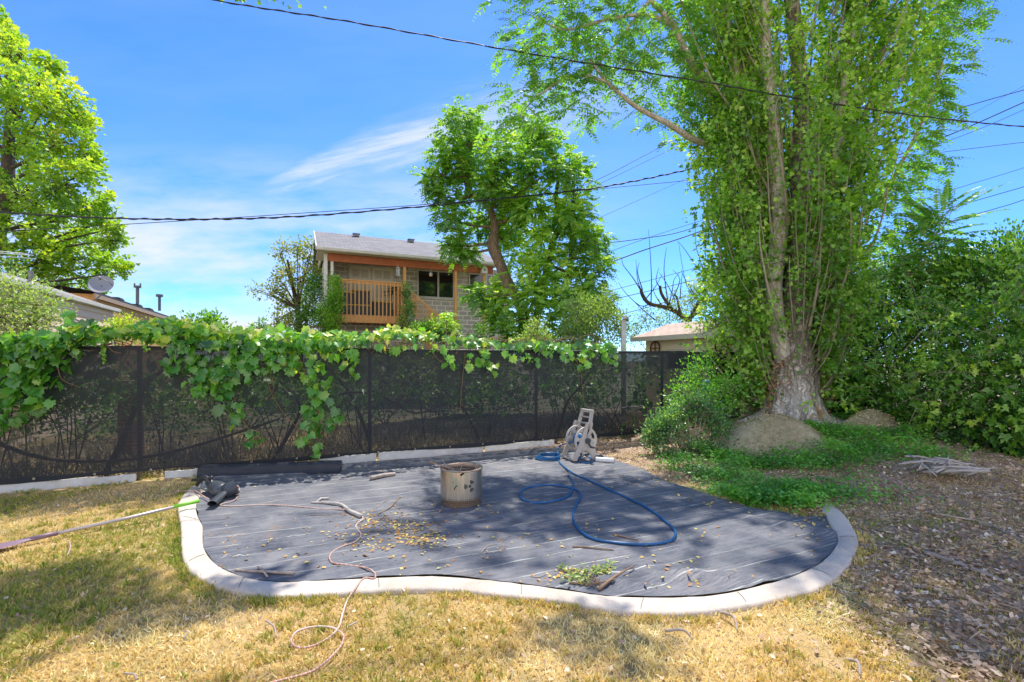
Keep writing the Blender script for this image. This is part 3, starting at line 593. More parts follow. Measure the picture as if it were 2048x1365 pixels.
for k in range(3):
    a0 = math.radians(60+120*k-28); a1 = math.radians(60+120*k+28); st = 8
    for i in range(st):
        q0 = a0+(a1-a0)*i/st; q1 = a0+(a1-a0)*(i+1)/st
        mb.add(on_cyl([(math.cos(q0)*.028, math.sin(q0)*.028),(math.cos(q0)*.066, math.sin(q0)*.066),(math.cos(q1)*.066, math.sin(q1)*.066),(math.cos(q1)*.028, math.sin(q1)*.028)], AC, ZC), [(0,1,2,3)])
st = 16; mb.add(on_cyl([(math.cos(i*math.pi/8)*.018, math.sin(i*math.pi/8)*.018) for i in range(16)], AC, ZC), [tuple(range(16))])
mb.build('hazard_emblem', M['paint'], pit)
mb = MB()
def smear(pts, w, ac):
    mb = MB()
    for (x0,z0),(x1,z1) in zip(pts[:-1], pts[1:]): 
        d_ = Vector((x1-x0, 0, z1-z0)); nn_ = Vector((-d_.z,0,d_.x)).normalized()*w
        mb.add(on_cyl([(x0-nn_.x,z0-nn_.z),(x1-nn_.x,z1-nn_.z),(x1+nn_.x,z1+nn_.z),(x0+nn_.x,z0+nn_.z)], ac, 0, .2386), [(0,1,2,3)])
    mb.build('burn_mark', M['hole'], pit)
ac2 = -math.pi/2-.15
smear([(-.02,.20),(-.012,.225),(.0,.238),(.016,.25)], .005, ac2); smear([(-.062,.295),(-.058,.285)], .003, ac2); smear([(-.045,.275),(-.038,.28)], .004, ac2); smear([(-.03,.288),(-.026,.283)], .003, ac2)
smear([(.05,.36),(.07,.375),(.09,.385)], .011, ac2)
mb = MB(); mb.tube([FP+Vector((.0,-.19,.385)), FP+Vector((-.01,.19,.385))], .007, 8); mb.tube([FP+Vector((-.14,-.03,.375)), FP+Vector((.12,.04,.375))], .005, 8); mb.build('grate_bar', M['rustring'], pit, smooth=True)
def stick(name, pts, r0, r1, m, label, group=None, cat='stick', twigs=()):
    pts = [Vector(p) for p in pts]; t = thing(name, label, cat, pts[0], 0, group); q = spline(pts, 4); n = len(q); mb = MB()
    mb.tube(q, [r0+(r1-r0)*i/(n-1)+.12*r0*mnoise.noise(Vector((i*.9, r0*99, 0))) for i in range(n)], 8, True, rough=.12)
    for tw in twigs: mb.tube([Vector(p) for p in tw], [r1*.7]*len(tw), 6)
    mb.build('wood', m, t, smooth=True); return t
sg = 'sticks standing in the fire pit'
for i, (a, b, r, lb) in enumerate((((-.36,-.03,.46),(-.06,-.05,.36),.010,'broad split stick poking out left over the fire pit rim'),((-.30,-.06,.44),(-.02,.02,.35),.006,'thin stick beside the broad one at the left rim of the fire pit'),((-.23,.06,.47),(-.08,-.1,.30),.005,'slender twig leaning inside the left of the fire pit'),((.20,.02,.44),(.13,-.05,.28),.006,'outer pale stick leaning at the right rim of the fire pit'),((.18,.0,.435),(.11,-.03,.28),.005,'inner pale stick leaning at the right rim of the fire pit'),((-.17,-.12,.385),(.04,-.1,.36),.007,'stick lying across the left side of the fire pit opening'))):
    a = FP+Vector(a); b = FP+Vector(b); stick('stick', [a, a.lerp(b,.5)+Vector((0,.006,.006)), b], r, r*.8, M['wood'] if i else M['stick'], lb, sg)
# ------------------------------------------------------------------ hose reel
RP = gnd(1158, 922); RP.z = .02
reel = thing('hose_reel', 'taupe plastic garden hose reel cart tilted on the fabric by the fence', 'hose reel', RP)
RM = Matrix.Translation(RP)@Matrix.Rotation(math.radians(28),4,'Z')@Matrix.Rotation(math.radians(7),4,'Y')
def rp(x, y, z): return RM@Vector((x, y, z))
def panel(y0, nm, mm):
    mb = MB(); w = .025
    # lower A: front leg, rear leg, hub plate
    mb.prism([(-.24,.0),(-.165,.0),(-.10,.16),(-.03,.28),(-.02,.36),(.0,.62),(-.05,.62),(-.09,.44),(-.15,.26),(-.21,.12)], y0, y0+w, RM)
    mb.prism([(.24,.0),(.165,.0),(.09,.12),(.02,.17),(-.06,.17),(-.10,.16),(-.03,.28),(-.02,.36),(.06,.44),(.15,.26),(.21,.12)], y0+.002, y0+w-.002, RM)
    mb.prism([(-.02,.36),(.06,.44),(.085,.60),(.075,.63),(.03,.63),(.03,.50)], y0+.004, y0+w-.004, RM)
    return mb.build(nm, mm, reel, bevel=.004)
panel(-.17, 'side_panel', M['reel']); panel(.15, 'side_panel', M['reel'])
mb = MB()
for y in (-.155, .165): mb.bar(rp(.035,y*.95,.54), rp(.07,y*.8,.80), .05, .05)
mb.bar(rp(.07,-.15,.80), rp(.07,.155,.80), .055, .045); mb.bar(rp(.055,-.15,.70), rp(.055,.16,.70), .05, .022); mb.bar(rp(.03,-.15,.60), rp(.03,.16,.60), .05, .02)
mb.build('handle', M['reel'], reel, bevel=.005)
def disc(y, nm):
    mb = MB(); DM = RM@Matrix.Translation((0,y,.33))@Matrix.Rotation(math.pi/2,4,'X')
    mb.lathe([(.205,-.006),(.215,-.012),(.218,0),(.215,.012),(.205,.006),(.18,.004),(.18,-.004),(.205,-.006)], 40, DM)
    mb.lathe([(.02,.005),(.085,.012),(.09,.004),(.09,-.004),(.085,-.012),(.02,-.005)], 28, DM)
    for k in range(6):
        a = k*math.pi/3; c, s_ = math.cos(a), math.sin(a)
        mb.bar(DM@Vector((c*.08,s_*.08,0)), DM@Vector((c*.19,s_*.19,0)), .055, .009, up=(DM.to_3x3()@Vector((0,0,1))))
    return mb.build(nm, M['reel2'], reel)
disc(-.125, 'drum_flange'); disc(.12, 'drum_flange')
mb = MB(); DM = RM@Matrix.Translation((0,0,.33))@Matrix.Rotation(math.pi/2,4,'X'); mb.lathe([(.075,-.12),(.075,.12)], 24, DM); mb.build('drum', M['reel2'], reel, smooth=True)
hp = []
for i in range(200):
    a = i*.42; y = -.10+.2*(i/199.0); hp.append(rp(math.cos(a)*.09, y, .33+math.sin(a)*.09))
mb = MB(); mb.tube(hp, .0125, 8); 
w1 = MB()
mb.build('wound_hose', M['hose'], reel, smooth=True)
mb = MB(); mb.bar(rp(0,-.19,.33), rp(.05,-.20,.24), .03, .02); mb.tube([rp(.05,-.2,.24), rp(.05,-.29,.24)], .017, 10); mb.tube([rp(0,-.17,.33), rp(0,-.205,.33)], .045, 14); mb.build('crank', M['charcoal'], reel, smooth=False)
mb = MB(); mb.box(-.23,-.13,-.15,.15,.0,.035, RM); mb.box(.13,.23,-.15,.15,.0,.035, RM); mb.build('cross_tray', M['reel'], reel, bevel=.006)
for y in (-.19,.185):
    mb = MB(); WM = RM@Matrix.Translation((.26,y,.055))@Matrix.Rotation(math.pi/2,4,'X'); mb.lathe([(.01,-.022),(.06,-.022),(.075,-.016),(.075,.016),(.06,.022),(.01,.022)], 26, WM); mb.build('wheel', M['charcoal'], reel, smooth=True)
# hoses
def onfab(px, py, r): q = gnd(px, py); q.z = fabz(q.x, q.y)+r; return q
HR = .0125
path = [rp(-.09,-.05,.36), rp(-.2,-.08,.30), onfab(1118,912,HR+.12), onfab(1117,926,HR)]+[onfab(x,y,HR) for x,y in ((1128,940),(1148,953),(1175,966),(1205,980),(1250,1001),(1290,1022),(1325,1045),(1348,1067),(1350,1082),(1335,1092),(1290,1098),(1230,1096),(1180,1084),(1152,1062),(1146,1040),(1152,1018),(1161,1000),(1155,988),(1130,981),(1095,977),(1060,981),(1041,993),(1046,1006),(1075,1013),(1110,1010),(1136,998),(1147,980),(1143,966))]+[onfab(1137,956,HR)]
t = thing('garden_hose', 'blue rubber hose running from the reel in two loops over the fabric', 'hose', path[10])
q = spline(path, 6); cross = [(i, p) for i, p in enumerate(q)]
for i in range(len(q)-34, len(q)-14): q[i].z += .0
mb = MB(); mb.tube(q, HR, 10); mb.build('hose_line', M['hose'], t, smooth=True)
mb = MB(); e = q[-1]; mb.tube([e, e+(q[-1]-q[-3]).normalized()*.03], .015, 10); mb.build('coupling', M['grommet'], t, smooth=True)
cp = []
for k in range(3):
    for i in range(14):
        a = i/14*2*math.pi; cp.append(onfab(1095+24*math.cos(a)*(1-.06*k)+2*k, 923+4.6*math.sin(a), HR+.02*k+.0012*i))
t = thing('hose_coil', 'small flat coil of blue hose at the left foot of the reel', 'hose', cp[0]); mb = MB(); mb.tube(spline(cp,2), HR, 8); mb.build('coiled_hose', M['hose'], t, smooth=True)
cp = [rp(-.05,.0,.2), rp(.02,-.02,.09), onfab(1158,929,HR), onfab(1172,933,HR), onfab(1184,930,HR), onfab(1180,922,HR), onfab(1170,921,HR+.03)]
t = thing('hose_offcut', 'short loop of blue hose beneath the reel', 'hose', cp[2]); mb = MB(); mb.tube(spline(cp,5), HR, 8); mb.build('hose_line', M['hose'], t, smooth=True)
a = onfab(1192,927,.035); b = onfab(1228,930,.035); mb = MB(); t = thing('plastic_pipe', 'short white plastic pipe lying on the fabric beside the hose reel', 'pipe', a)
mb.tube([a,b], .038, 20, False); mb.tube([b,a], .033, 20, False); mb.build('pipe_wall', M['pvc'], t, smooth=True)
mb = MB(); d = (b-a).normalized(); mb.tube([b-d*.004,b+d*.003], .041, 20, False); mb.tube([b+d*.003,b-d*.004], .033, 20, False); mb.build('pipe_collar', M['pvc'], t, smooth=True)
# ------------------------------------------------------------------ leaf blower
B0 = gnd(447, 985); B0.z = .0
blow = thing('leaf_blower', 'dark grey electric leaf blower lying over the left end of the curb', 'leaf blower', B0)
e = onfab(424,1022,.06); c1 = at(450,985,5.55); noz = [e, e.lerp(c1,.4), e.lerp(c1,.75), c1]
mb = MB(); mb.tube(noz, [.047,.05,.047,.058], 16, False, flat=.62); mb.tube([noz[0], noz[1]], [.042,.04], 16, False, flat=.55); mb.build('nozzle', M['charcoal'], blow, smooth=True)
top = at(418,966,5.85); mb = MB(); bd = [c1, c1.lerp(top,.25), c1.lerp(top,.5), c1.lerp(top,.75), top]
mb.tube(bd, [.075,.105,.095,.07,.045], 16, True, flat=.8); mb.build('motor_housing', M['charcoal'], blow, smooth=True)
fc = at(462,978,5.6); mb = MB(); mb.tube([fc+Vector((-.05,-.03,-.03)), fc+Vector((.05,.03,.02))], .085, 22); 
for k in range(5): mb.tube([fc+Vector((-.06+.02*k,-.095,.05-.012*k)), fc+Vector((-.02+.02*k,.04,.095-.012*k))], .006, 6)
mb.build('fan_cover', M['charcoal'], blow, smooth=False)
mb = MB(); hpt = [at(430,975,5.7), at(412,956,5.78), at(402,960,5.85), at(396,970,5.9)]; mb.tube(spline(hpt,5), [.03]*16, 10); mb.tube(spline([at(402,958,5.85), at(385,961,5.95)],3), .018, 8); mb.tube([at(412,958,5.8), at(424,955,5.72)], .016, 8); mb.build('handle', M['black'], blow, smooth=True)
mb = MB(); mb.tube([at(404,966,5.86), at(398,976,5.8)], .015, 8); mb.build('trigger', M['reel'], blow, smooth=True)
# pink cord
M['cord'] = brickmat('striped_cord', (.50,.27,.21), (.42,.21,.16), (.62,.50,.44), .03, .03, .004, 0, var=.2, rough=.6)
cr = .0062
def g2(px, py):
    q = gnd(px, py); x, y = q.x, q.y
    if bool(inside(np.array([x]), np.array([y]), [(p.x,p.y) for p in bed])[0]): z = fabz(x, y)+cr
    elif bool(inside(np.array([x]), np.array([y]), [(p.x,p.y) for p in lawn_excl])[0]): z = .038+cr
    else: z = gh(x, y)+cr+.02
    return gnd(px, py, z)
Z4 = lambda x, y: (x/2.56, 1000+y/2.56)
cp = [(478,985),(470,1000),(440,1010),(462,1013),(500,1011),(550,1010),(600,1014),(650,1018),(695,1020),(718,1027),(726,1038),(715,1047),(712,1055),(722,1070),(710,1084),(688,1092),(668,1102),(659,1114),(666,1126),(700,1131),(735,1137),(750,1148),(748,1157)]+[Z4(*p) for p in ((1862,402),(1815,460),(1780,510),(1755,580),(1735,650),(1690,700),(1610,745),(1530,757),(1490,725),(1520,675),(1610,650),(1700,655),(1755,690),(1750,740),(1700,800),(1620,865),(1550,895),(1400,934),(1250,980))]
cpts = [g2(*p) for p in cp]
t = thing('extension_cord', 'pink braided cord winding from the leaf blower over the curb into the grass', 'cord', cpts[5]); mb = MB(); q = spline(cpts, 5); 
mb.tube(q, cr, 7); mb.build('cord_line', M['cord'], t, smooth=True)
cp = [(338,992),(352,988),(372,985),(392,986),(405,995),(418,1002)]; t = thing('electric_flex', 'short pink cord lying over the curb behind the paddle grip', 'cord', g2(*cp[2])); mb = MB(); mb.tube(spline([g2(*p)+Vector((0,0,.02)) for p in cp],5), .006, 6); mb.build('cord_line', M['cord'], t, smooth=True)
lp = [at(450,974,5.7), at(462,970,5.7), at(474,972,5.7), at(479,978,5.68), at(474,985,5.6), at(460,990,5.55), at(448,990,5.5)]
t = thing('cord_loop', 'small loop of pale cord beside the fan of the leaf blower', 'cord', lp[3]); mb = MB(); mb.tube(spline(lp,5), .006, 6); mb.build('cord_line', M['cord'], t, smooth=True)
# ------------------------------------------------------------------ paddle
a = gnd(78,1075,.05); b = gnd(396,1003,.10); d = (b-a).normalized()
pad = thing('paddle', 'boat paddle with aluminium shaft and mauve blade lying on the grass', 'paddle', a)
mb = MB(); mb.tube([a, a.lerp(b,.5)+Vector((0,0,-.008)), b], .016, 12); mb.build('shaft', M['alu'], pad, smooth=True)
mb = MB(); e = a-d*.50; e.z = .03; s_ = Vector((-d.y,d.x,0)); prof = [(0,.018,.018),(.06,.028,.02),(.14,.075,.016),(.28,.095,.012),(.44,.09,.010),(.52,.06,.006)]
base = len(mb.v)
for dd, w, h in prof:
    c = a.lerp(e, dd/.5)
    for x, z in ((-1,0),(-.4,.5),(0,1.2),(.4,.5),(1,0),(0,-.9)): mb.v.append(tuple(c+s_*(x*w)+Vector((0,0,z*h))))
for i in range(len(prof)-1):
    for j in range(6): mb.f.append((i*6+j, i*6+(j+1)%6, (i+1)*6+(j+1)%6, (i+1)*6+j))
mb.f += [tuple(range(5,-1,-1)), tuple((len(prof)-1)*6+j for j in range(6))]
mb.build('blade', M['purple'], pad, smooth=False, fixn=True)
mb = MB(); mb.tube([a+d*-.05, a+d*.12], [.022,.02], 12); mb.build('ferrule', M['purple'], pad, smooth=True)
L_ = (b-a).length; mb = MB(); mb.tube([b-d*.22, b+d*.01], .0185, 12); mb.build('grip', M['green'], pad, smooth=True)
# ------------------------------------------------------------------ sticks & debris on the bed
def G(px, py, r): return onfab(px, py, r)
stick('log', [G(741,966,.028), G(766,961,.03), G(790,957,.028)], .028, .026, M['wood'], 'short pale log lying on the fabric left of the fire pit', cat='log')
stick('branch', [G(622,1012,.012), G(655,1013,.016), G(682,1017,.02), G(700,1030,.024), G(722,1040,.022)], .010, .022, M['greywood'], 'grey crooked branch lying against the pink cord', cat='branch', twigs=[(G(632,1012,.01), G(642,1004,.012), G(658,1003,.01))])
stick('branch', [G(470,1148,.01), G(520,1152,.012), G(589,1157,.012)], .009, .012, M['wood'], 'straight pale branch along the front left of the bed', cat='branch', twigs=[(G(516,1143,.014), G(524,1150,.02), G(535,1163,.012))])
gs = 'twigs on the fabric'
for i, (p, lb, mm, r) in enumerate([
  (((800,997),(790,1010),(778,1022),(756,1034)), 'curved brown twig left of the fire pit', 'stick', .008),
  (((778,1005),(765,1010),(752,1020)), 'pale short twig farthest left of the fire pit', 'wood', .005),
  (((1226,1075),(1250,1083),(1276,1090)), 'straight brown twig inside the big hose loop', 'stick', .009),
  (((1145,1102),(1180,1105),(1228,1108)), 'forked light twig just below the hose loop', 'stick', .008),
  (((1197,1190),(1235,1170),(1268,1148)), 'thick brown stick leaning over the front curb', 'stick', .012),
  (((1140,1180),(1190,1181),(1230,1178)), 'dark twig lying along the front curb edge', 'stick', .008),
  (((720,1062),(752,1048),(775,1034)), 'thin twig crossing the dry leaves', 'stick', .004),
  (((962,1115),(975,1102),(995,1097)), 'bent pale twig in the middle of the bed front', 'wood', .004),
  (((620,1036),(660,1036),(700,1030)), 'long thin brown twig below the grey branch', 'stick', .004),
  (((1060,1160),(1078,1163),(1095,1154)), 'tiny hooked twig near the wilted leaves', 'wood', .004)]):
    stick('twig', [G(x, y, r) for x, y in p], r, r*.5, M[mm], lb, gs, 'twig')
# wilted cutting
t = thing('wilted_cutting', 'wilted green leafy cutting lying near the front curb', 'plant cutting', G(1165,1160,.02)); L = Leaves(); mb = MB()
for (x0,y0,x1,y1) in ((1195,1180,1120,1143),(1195,1180,1160,1143),(1195,1180,1215,1140),(1195,1182,1140,1165),(1190,1185,1130,1175),(1190,1178,1195,1145),(1195,1182,1225,1138)):
    a = G(x0,y0,.01); b = G(x1,y1,.015); mb.tube([a, a.lerp(b,.5)+Vector((0,0,.02)), b], [.004,.003,.002], 4)
    for k in range(26):
        tt = random.uniform(.3,1.05); c = a.lerp(b, tt); L.add(np.array([[c.x+random.gauss(0,.02), c.y+random.gauss(0,.02), c.z+random.uniform(0,.03)]]), np.array([[random.gauss(0,1),random.gauss(0,1),.1]]), np.array([[random.gauss(0,.5),random.gauss(0,.5),1]]), random.uniform(.03,.05), np.array([random.uniform(.0,.6)]))
mb.build('stem', M['stick'], t); L.build('leaves', T_SIMPLE, M['elm'], t)
# right side debris
def GG(px, py, r): q = gnd(px, py); z = gh(q.x, q.y)+r; return gnd(px, py, z)
stick('driftwood', [GG(1852,1106,.02), GG(1900,1122,.025), GG(1950,1140,.02), GG(2010,1165,.02)], .02, .012, M['wood'], 'split pale stick lying in the leaf litter at right', cat='stick')
stick('fallen_branch', [GG(1858,1025,.02), GG(1910,1035,.03), GG(1965,1045,.02), GG(2040,1078,.02)], .012, .006, M['wood'], 'long thin bleached branch lying across the litter at right', cat='branch', twigs=[(GG(1940,1040,.02), GG(1985,1035,.05))])
for i, (a_, b_, lb) in enumerate([((1700,950),(1712,1010),'curved bare twig standing near the curb end'),((1760,945),(1772,985),'short pale twig right of the ground creeper'),((1790,990),(1806,1008),'small hooked pale twig in the dirt'),((1690,1320),(1720,1352),'short stick at the bottom right corner of the yard'),((1440,1225),(1475,1262),'brown stick just in front of the curb'),((1330,1262),(1385,1280),'thin grey stick on the dry lawn')]):
    p = GG(*a_, .02); q = GG(*b_, .02); stick('twig', [p, p.lerp(q,.5)+Vector((.03,0,.03)), q], .010, .005, M['wood'], lb, 'twigs on the ground', 'twig')
for i, (a_, b_, lb) in enumerate([((697,1253),(714,1243),'stubby pale stick touching the cord loop'),((372,1262),(366,1278),'small bleached twig on the left lawn'),((532,1242),(552,1274),'curved pale twig left of the cord loop'),((250,1347),(272,1360),'curved twig on the lawn at the bottom left'),((138,1083),(134,1112),'curved pale twig on the lawn near the paddle')]):
    p = GG(*a_, .03); q = GG(*b_, .03); stick('twig', [p, p.lerp(q,.5)+Vector((.02,0,.01)), q], .006, .004, M['wood'], lb, 'twigs on the lawn', 'twig')
c = GG(1890,945,.0); pile = thing('stick_pile', 'heap of grey cut sticks at the foot of the right hedge', 'stick pile', c); mb = MB()
for k in range(46):
    an = random.gauss(.25,.45); Lh = random.uniform(.12,.34); p = c+Vector((random.gauss(0,.17), random.gauss(0,.13), random.uniform(.02,.16))); dd = Vector((math.cos(an), math.sin(an), random.gauss(.02,.12)))
    mb.tube([p-dd*Lh, p+Vector((0,0,.02)), p+dd*Lh], [random.uniform(.006,.016)]*3, 6)
mb.build('cut_sticks', M['greywood'], pile, smooth=True)
for k, (x0,x1,y0,y1) in enumerate(((1275,1335,955,925),)):
    pass
# ------------------------------------------------------------------ clipping mounds
def mound(c, rx, ry, h, label):
    t = thing('clipping_mound', label, 'mound', c, 0, 'mounds of dried clippings'); mb = MB(); na, nr = 56, 18
    for i in range(nr+1):
        r = i/nr
        for k in range(na):
            a = 2*math.pi*k/na; z = h*(1-r**1.7)**1.0 if r < 1 else 0
            w = 1+.13*mnoise.noise(Vector((math.cos(a)*1.5+c.x, math.sin(a)*1.5, 0))); x = math.cos(a)*rx*r*w; y = math.sin(a)*ry*r*w
            z += .05*mnoise.noise(Vector((x*3, y*3, c.x)))*(1-r)+.02*mnoise.noise(Vector((x*11, y*11, c.x))); mb.v.append((c.x+x, c.y+y, c.z+z-.06*(r > .99)))
    for i in range(nr):
        for k in range(na): mb.f.append((i*na+k, (i+1)*na+k, (i+1)*na+(k+1)%na, i*na+(k+1)%na))
    mb.build('mound_core', simple('clipping_soil', (.52,.46,.31), (.38,.33,.21), 12, .95, .8, .03), t, smooth=True)
    n = 16000; r = np.sqrt(rng.random(n))*1.0; a = rng.random(n)*2*math.pi; x = np.cos(a)*rx*r; y = np.sin(a)*ry*r
    z = h*np.maximum(0,1-r**1.7)+.05*np.array([mnoise.noise(Vector((p*3,q*3,c.x))) for p,q in zip(x,y)])*(1-r)+rng.uniform(.0,.025,n)
    P = np.stack([c.x+x, c.y+y, c.z+z], 1); D = unit(np.stack([rng.normal(size=n), rng.normal(size=n)-.2, rng.normal(0,.35,n)-.2], 1))
    o = leafmesh('clippings', P, D, unit(rng.normal(0,.5,(n,3))+np.array([0,-.3,1])), rng.uniform(.03,.07,n), .5+.35*hnz(P,2.4,9)+rng.normal(0,.17,n), (T_BLADE[0]*np.array([.7,1,1]), T_BLADE[1]), M['clip'], t)
    ix = rng.choice(n, 150); ix = ix[hnz(P[ix], 2.6, 40) > -.05]; Q = P[ix]+np.array([0,-.01,.025]); leafmesh('dry_leaves', Q, rng.normal(size=(len(ix),3))*np.array([1,1,.3]), rng.normal(0,.4,(len(ix),3))+np.array([0,-.4,1]), rng.uniform(.03,.06,len(ix)), rng.random(len(ix)), T_SIMPLE, M['dryclip'], t)
mound(Vector((4.78,8.65,.02)), 1.15, .85, .60, 'large mound of dried grass clippings left of the big trunk')
mound(Vector((6.72,8.85,.14)), .66, .55, .56, 'smaller shaded mound of clippings right of the big trunk')
# ------------------------------------------------------------------ trees
def tree(name, label, cat, base, group=None): return thing(name, label, cat, base, 0, group)
def gh0(x, y): return gh(x, y)-.03
# --- big poplar
PB = Vector((5.92, 10.0, gh(5.92,10.0)))
pop = tree('poplar_tree', 'massive poplar with furrowed pale trunk and upright leafy suckers', 'tree', PB)
def Y10(px, py, dy=0): return at(px, py, 10+dy)
mb = MB(); main = spline([Vector((PB.x,PB.y,.05)), Y10(1586,835), Y10(1586,790), Y10(1588,730), Y10(1588,660), Y10(1592,600), Y10(1596,520), Y10(1600,440), Y10(1598,330), Y10(1604,200), Y10(1590,60), Y10(1580,-80), Y10(1590,-400), Y10(1600,-800), Y10(1600,-1150)], 8)
rr = [.70,.54,.46,.40,.32,.25,.21,.19,.17,.15,.14,.13,.12,.08,.03]; rads = []
for i in range(len(rr)-1):
    for k in range(8): rads.append(rr[i]+(rr[i+1]-rr[i])*k/8)
rads.append(rr[-1]); mb.tube(main, rads, 40, False, rough=.17); mb.build('trunk', M['bark_main'], pop, smooth=True)
mb = MB(); left = spline([Y10(1570,720,-.05), Y10(1553,660,-.1), Y10(1547,560,-.15), Y10(1560,440,-.2), Y10(1552,330,-.2), Y10(1543,230,-.2), Y10(1532,100,-.2), Y10(1528,-60,-.2), Y10(1500,-400,-.2), Y10(1480,-800,0)], 6)
mb.tube(left, [.22-.18*i/(len(left)-1) if i > 12 else .19-.002*i for i in range(len(left))], 22, False, rough=.09); mb.build('trunk', M['bark_pale'], pop, smooth=True)
mb = MB(); side = spline([Y10(1600,560,.0), Y10(1640,500,-.1), Y10(1660,400,-.2), Y10(1675,290,-.3), Y10(1690,160,-.3), Y10(1720,-60,-.2), Y10(1760,-500,0)], 6)
mb.tube(side, [.13-.09*i/(len(side)-1) for i in range(len(side))], 14, False, rough=.08); 
s3 = spline([Y10(1545,560,.1), Y10(1500,480,.0), Y10(1490,380,.1), Y10(1480,260,.1), Y10(1470,120,0), Y10(1440,-60,0), Y10(1400,-500,0)], 6)
mb.tube(s3, [.11-.08*i/(len(s3)-1) for i in range(len(s3))], 12, False, rough=.08); mb.build('limb', M['bark_pale'], pop, smooth=True)
L = Leaves(); tw = MB()
def halfw(z, s):   # crown half width left/right of the trunk axis at height z
    if s < 0: k = [(0,1.5),(1,1.75),(2.5,1.75),(4,2.0),(5.5,1.95),(7,2.2),(9,2.7),(13,2.6),(17,1.8),(21,.5)]
    else: k = [(0,1.0),(1,1.2),(2.5,1.35),(4,1.6),(5.5,2.0),(7,2.65),(9,3.0),(13,2.7),(17,1.8),(21,.5)]
    for (a, wa), (b, wb) in zip(k[:-1], k[1:]):
        if a <= z <= b: return wa+(wb-wa)*(z-a)/(b-a)
    return .5
cnt = 0
for i in range(1080):
    z0 = .3+random.random()**1.25*17.5; az = random.uniform(0, 2*math.pi)
    front = math.sin(az) < -.55 and abs(math.cos(az)) < .8
    if front and random.random() < (.97 if z0 < 1.2 else .7 if z0 < 2.2 else .55 if z0 < 9 else .3): continue
    sx = 1 if math.cos(az) > 0 else -1
    ln = random.uniform(1.0, 2.7) if z0 > 1.2 else random.uniform(1.0, 2.2); zt = z0+ln
    hw = halfw(zt, sx); fr = random.uniform(.25, 1.0)**.75; rx = hw*fr; ry = 2.0*fr*min(1, hw/2.0)
    if math.sin(az) < 0: ry *= .72
    r0 = .25 if z0 < 4 else .15; start = Vector((PB.x+math.cos(az)*(r0+rx*.35*(z0 > 2)), PB.y+math.sin(az)*(r0+ry*.35*(z0 > 2)), z0+PB.z*.5))
    end = Vector((PB.x+math.cos(az)*rx, PB.y+math.sin(az)*ry, zt+PB.z*.5)); m1 = start.lerp(end,.4)+Vector((math.cos(az)*.22*fr, math.sin(az)*.2*fr, -.05))
    q = spline([start, m1, end+Vector((random.gauss(0,.05),0,.1)), end+Vector((random.gauss(0,.08),random.gauss(0,.05),.5))], 4)
    rw = random.uniform(.006,.016) if random.random() < .82 else .03
    tw.tube(q, [rw*(1-.8*k/(len(q)-1)) for k in range(len(q))], 4, False)
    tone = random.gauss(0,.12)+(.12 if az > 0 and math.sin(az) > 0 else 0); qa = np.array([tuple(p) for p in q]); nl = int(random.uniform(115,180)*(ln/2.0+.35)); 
    if z0 > 9: nl = int(nl*.42)
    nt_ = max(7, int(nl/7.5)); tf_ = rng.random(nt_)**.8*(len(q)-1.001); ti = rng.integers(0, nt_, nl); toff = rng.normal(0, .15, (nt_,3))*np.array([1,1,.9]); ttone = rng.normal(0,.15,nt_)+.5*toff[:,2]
    tt = np.clip(tf_[ti]+rng.normal(0,.12,nl), 0, len(q)-1.001); k0 = tt.astype(int); fr_ = (tt-k0)[:,None]; base = qa[k0]*(1-fr_)+qa[k0+1]*fr_
    sp_ = toff[ti]+rng.normal(0, .055, (nl,3))*np.array([1,1,1.2]); lt = ttone[ti]; P = base+sp_; D = unit(sp_*4+np.array([0,-.1,-.15])+rng.normal(0,.35,(nl,3))); N = unit(np.array([0,-.35,.75])+rng.normal(0,.6,(nl,3)))
    ax_ = np.abs(P[:,0]-PB.x*(P[:,1]/10)) ; fr2 = (P[:,1] < PB.y+.1); kp = ~(fr2 & (ax_ < .55) & (P[:,2] < 2.3) & (rng.random(nl) < .85)); kp &= ~(fr2 & (ax_ < .5) & (P[:,2] >= 2.3) & (P[:,2] < 9) & (rng.random(nl) < .30)); kp &= ~(fr2 & (np.abs(P[:,0]-5.45*P[:,1]/10) < .28) & (P[:,2] > 3) & (rng.random(nl) < .6))
    P = P[kp]; D = D[kp]; N = N[kp]; lt = lt[kp]; nl = len(P)
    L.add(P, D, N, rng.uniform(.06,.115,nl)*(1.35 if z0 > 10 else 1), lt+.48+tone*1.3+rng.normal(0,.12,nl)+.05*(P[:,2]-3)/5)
# low outer tufts
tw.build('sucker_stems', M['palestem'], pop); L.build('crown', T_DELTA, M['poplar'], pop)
L = Leaves()
for k in range(260):
    a = random.uniform(0,2*math.pi); r = .5*random.uniform(.8,1.25); z = random.uniform(.05,1.2) ; p = np.array([PB.x+math.cos(a)*r, PB.y+math.sin(a)*r, PB.z+z])
    if abs(math.cos(a)) < .75: continue
    k2 = 5; L.add(p+rng.normal(0,.06,(k2,3)), rng.normal(size=(k2,3)), rng.normal(size=(k2,3)), rng.uniform(.05,.08,k2), rng.random(k2))
L.build('dead_leaves', T_SIMPLE, M['dryclip'], pop)
mb = MB()
for a_ in (-2.6,-2.1,-1.5,-.9,-.4,.1,2.9,3.6):
    d_ = Vector((math.cos(a_), math.sin(a_), 0)); mb.tube(spline([PB+d_*.3+Vector((0,0,.5)), PB+d_*.52+Vector((0,0,.14)), PB+d_*.8+Vector((0,0,.0)), PB+d_*1.15+Vector((.05,0,-.08))],4), [.20,.19,.17,.15,.14,.12,.11,.1,.09,.08,.06,.05,.03], 10, False, rough=.15)
mb.build('root_flare', M['bark_main'], pop, smooth=True)
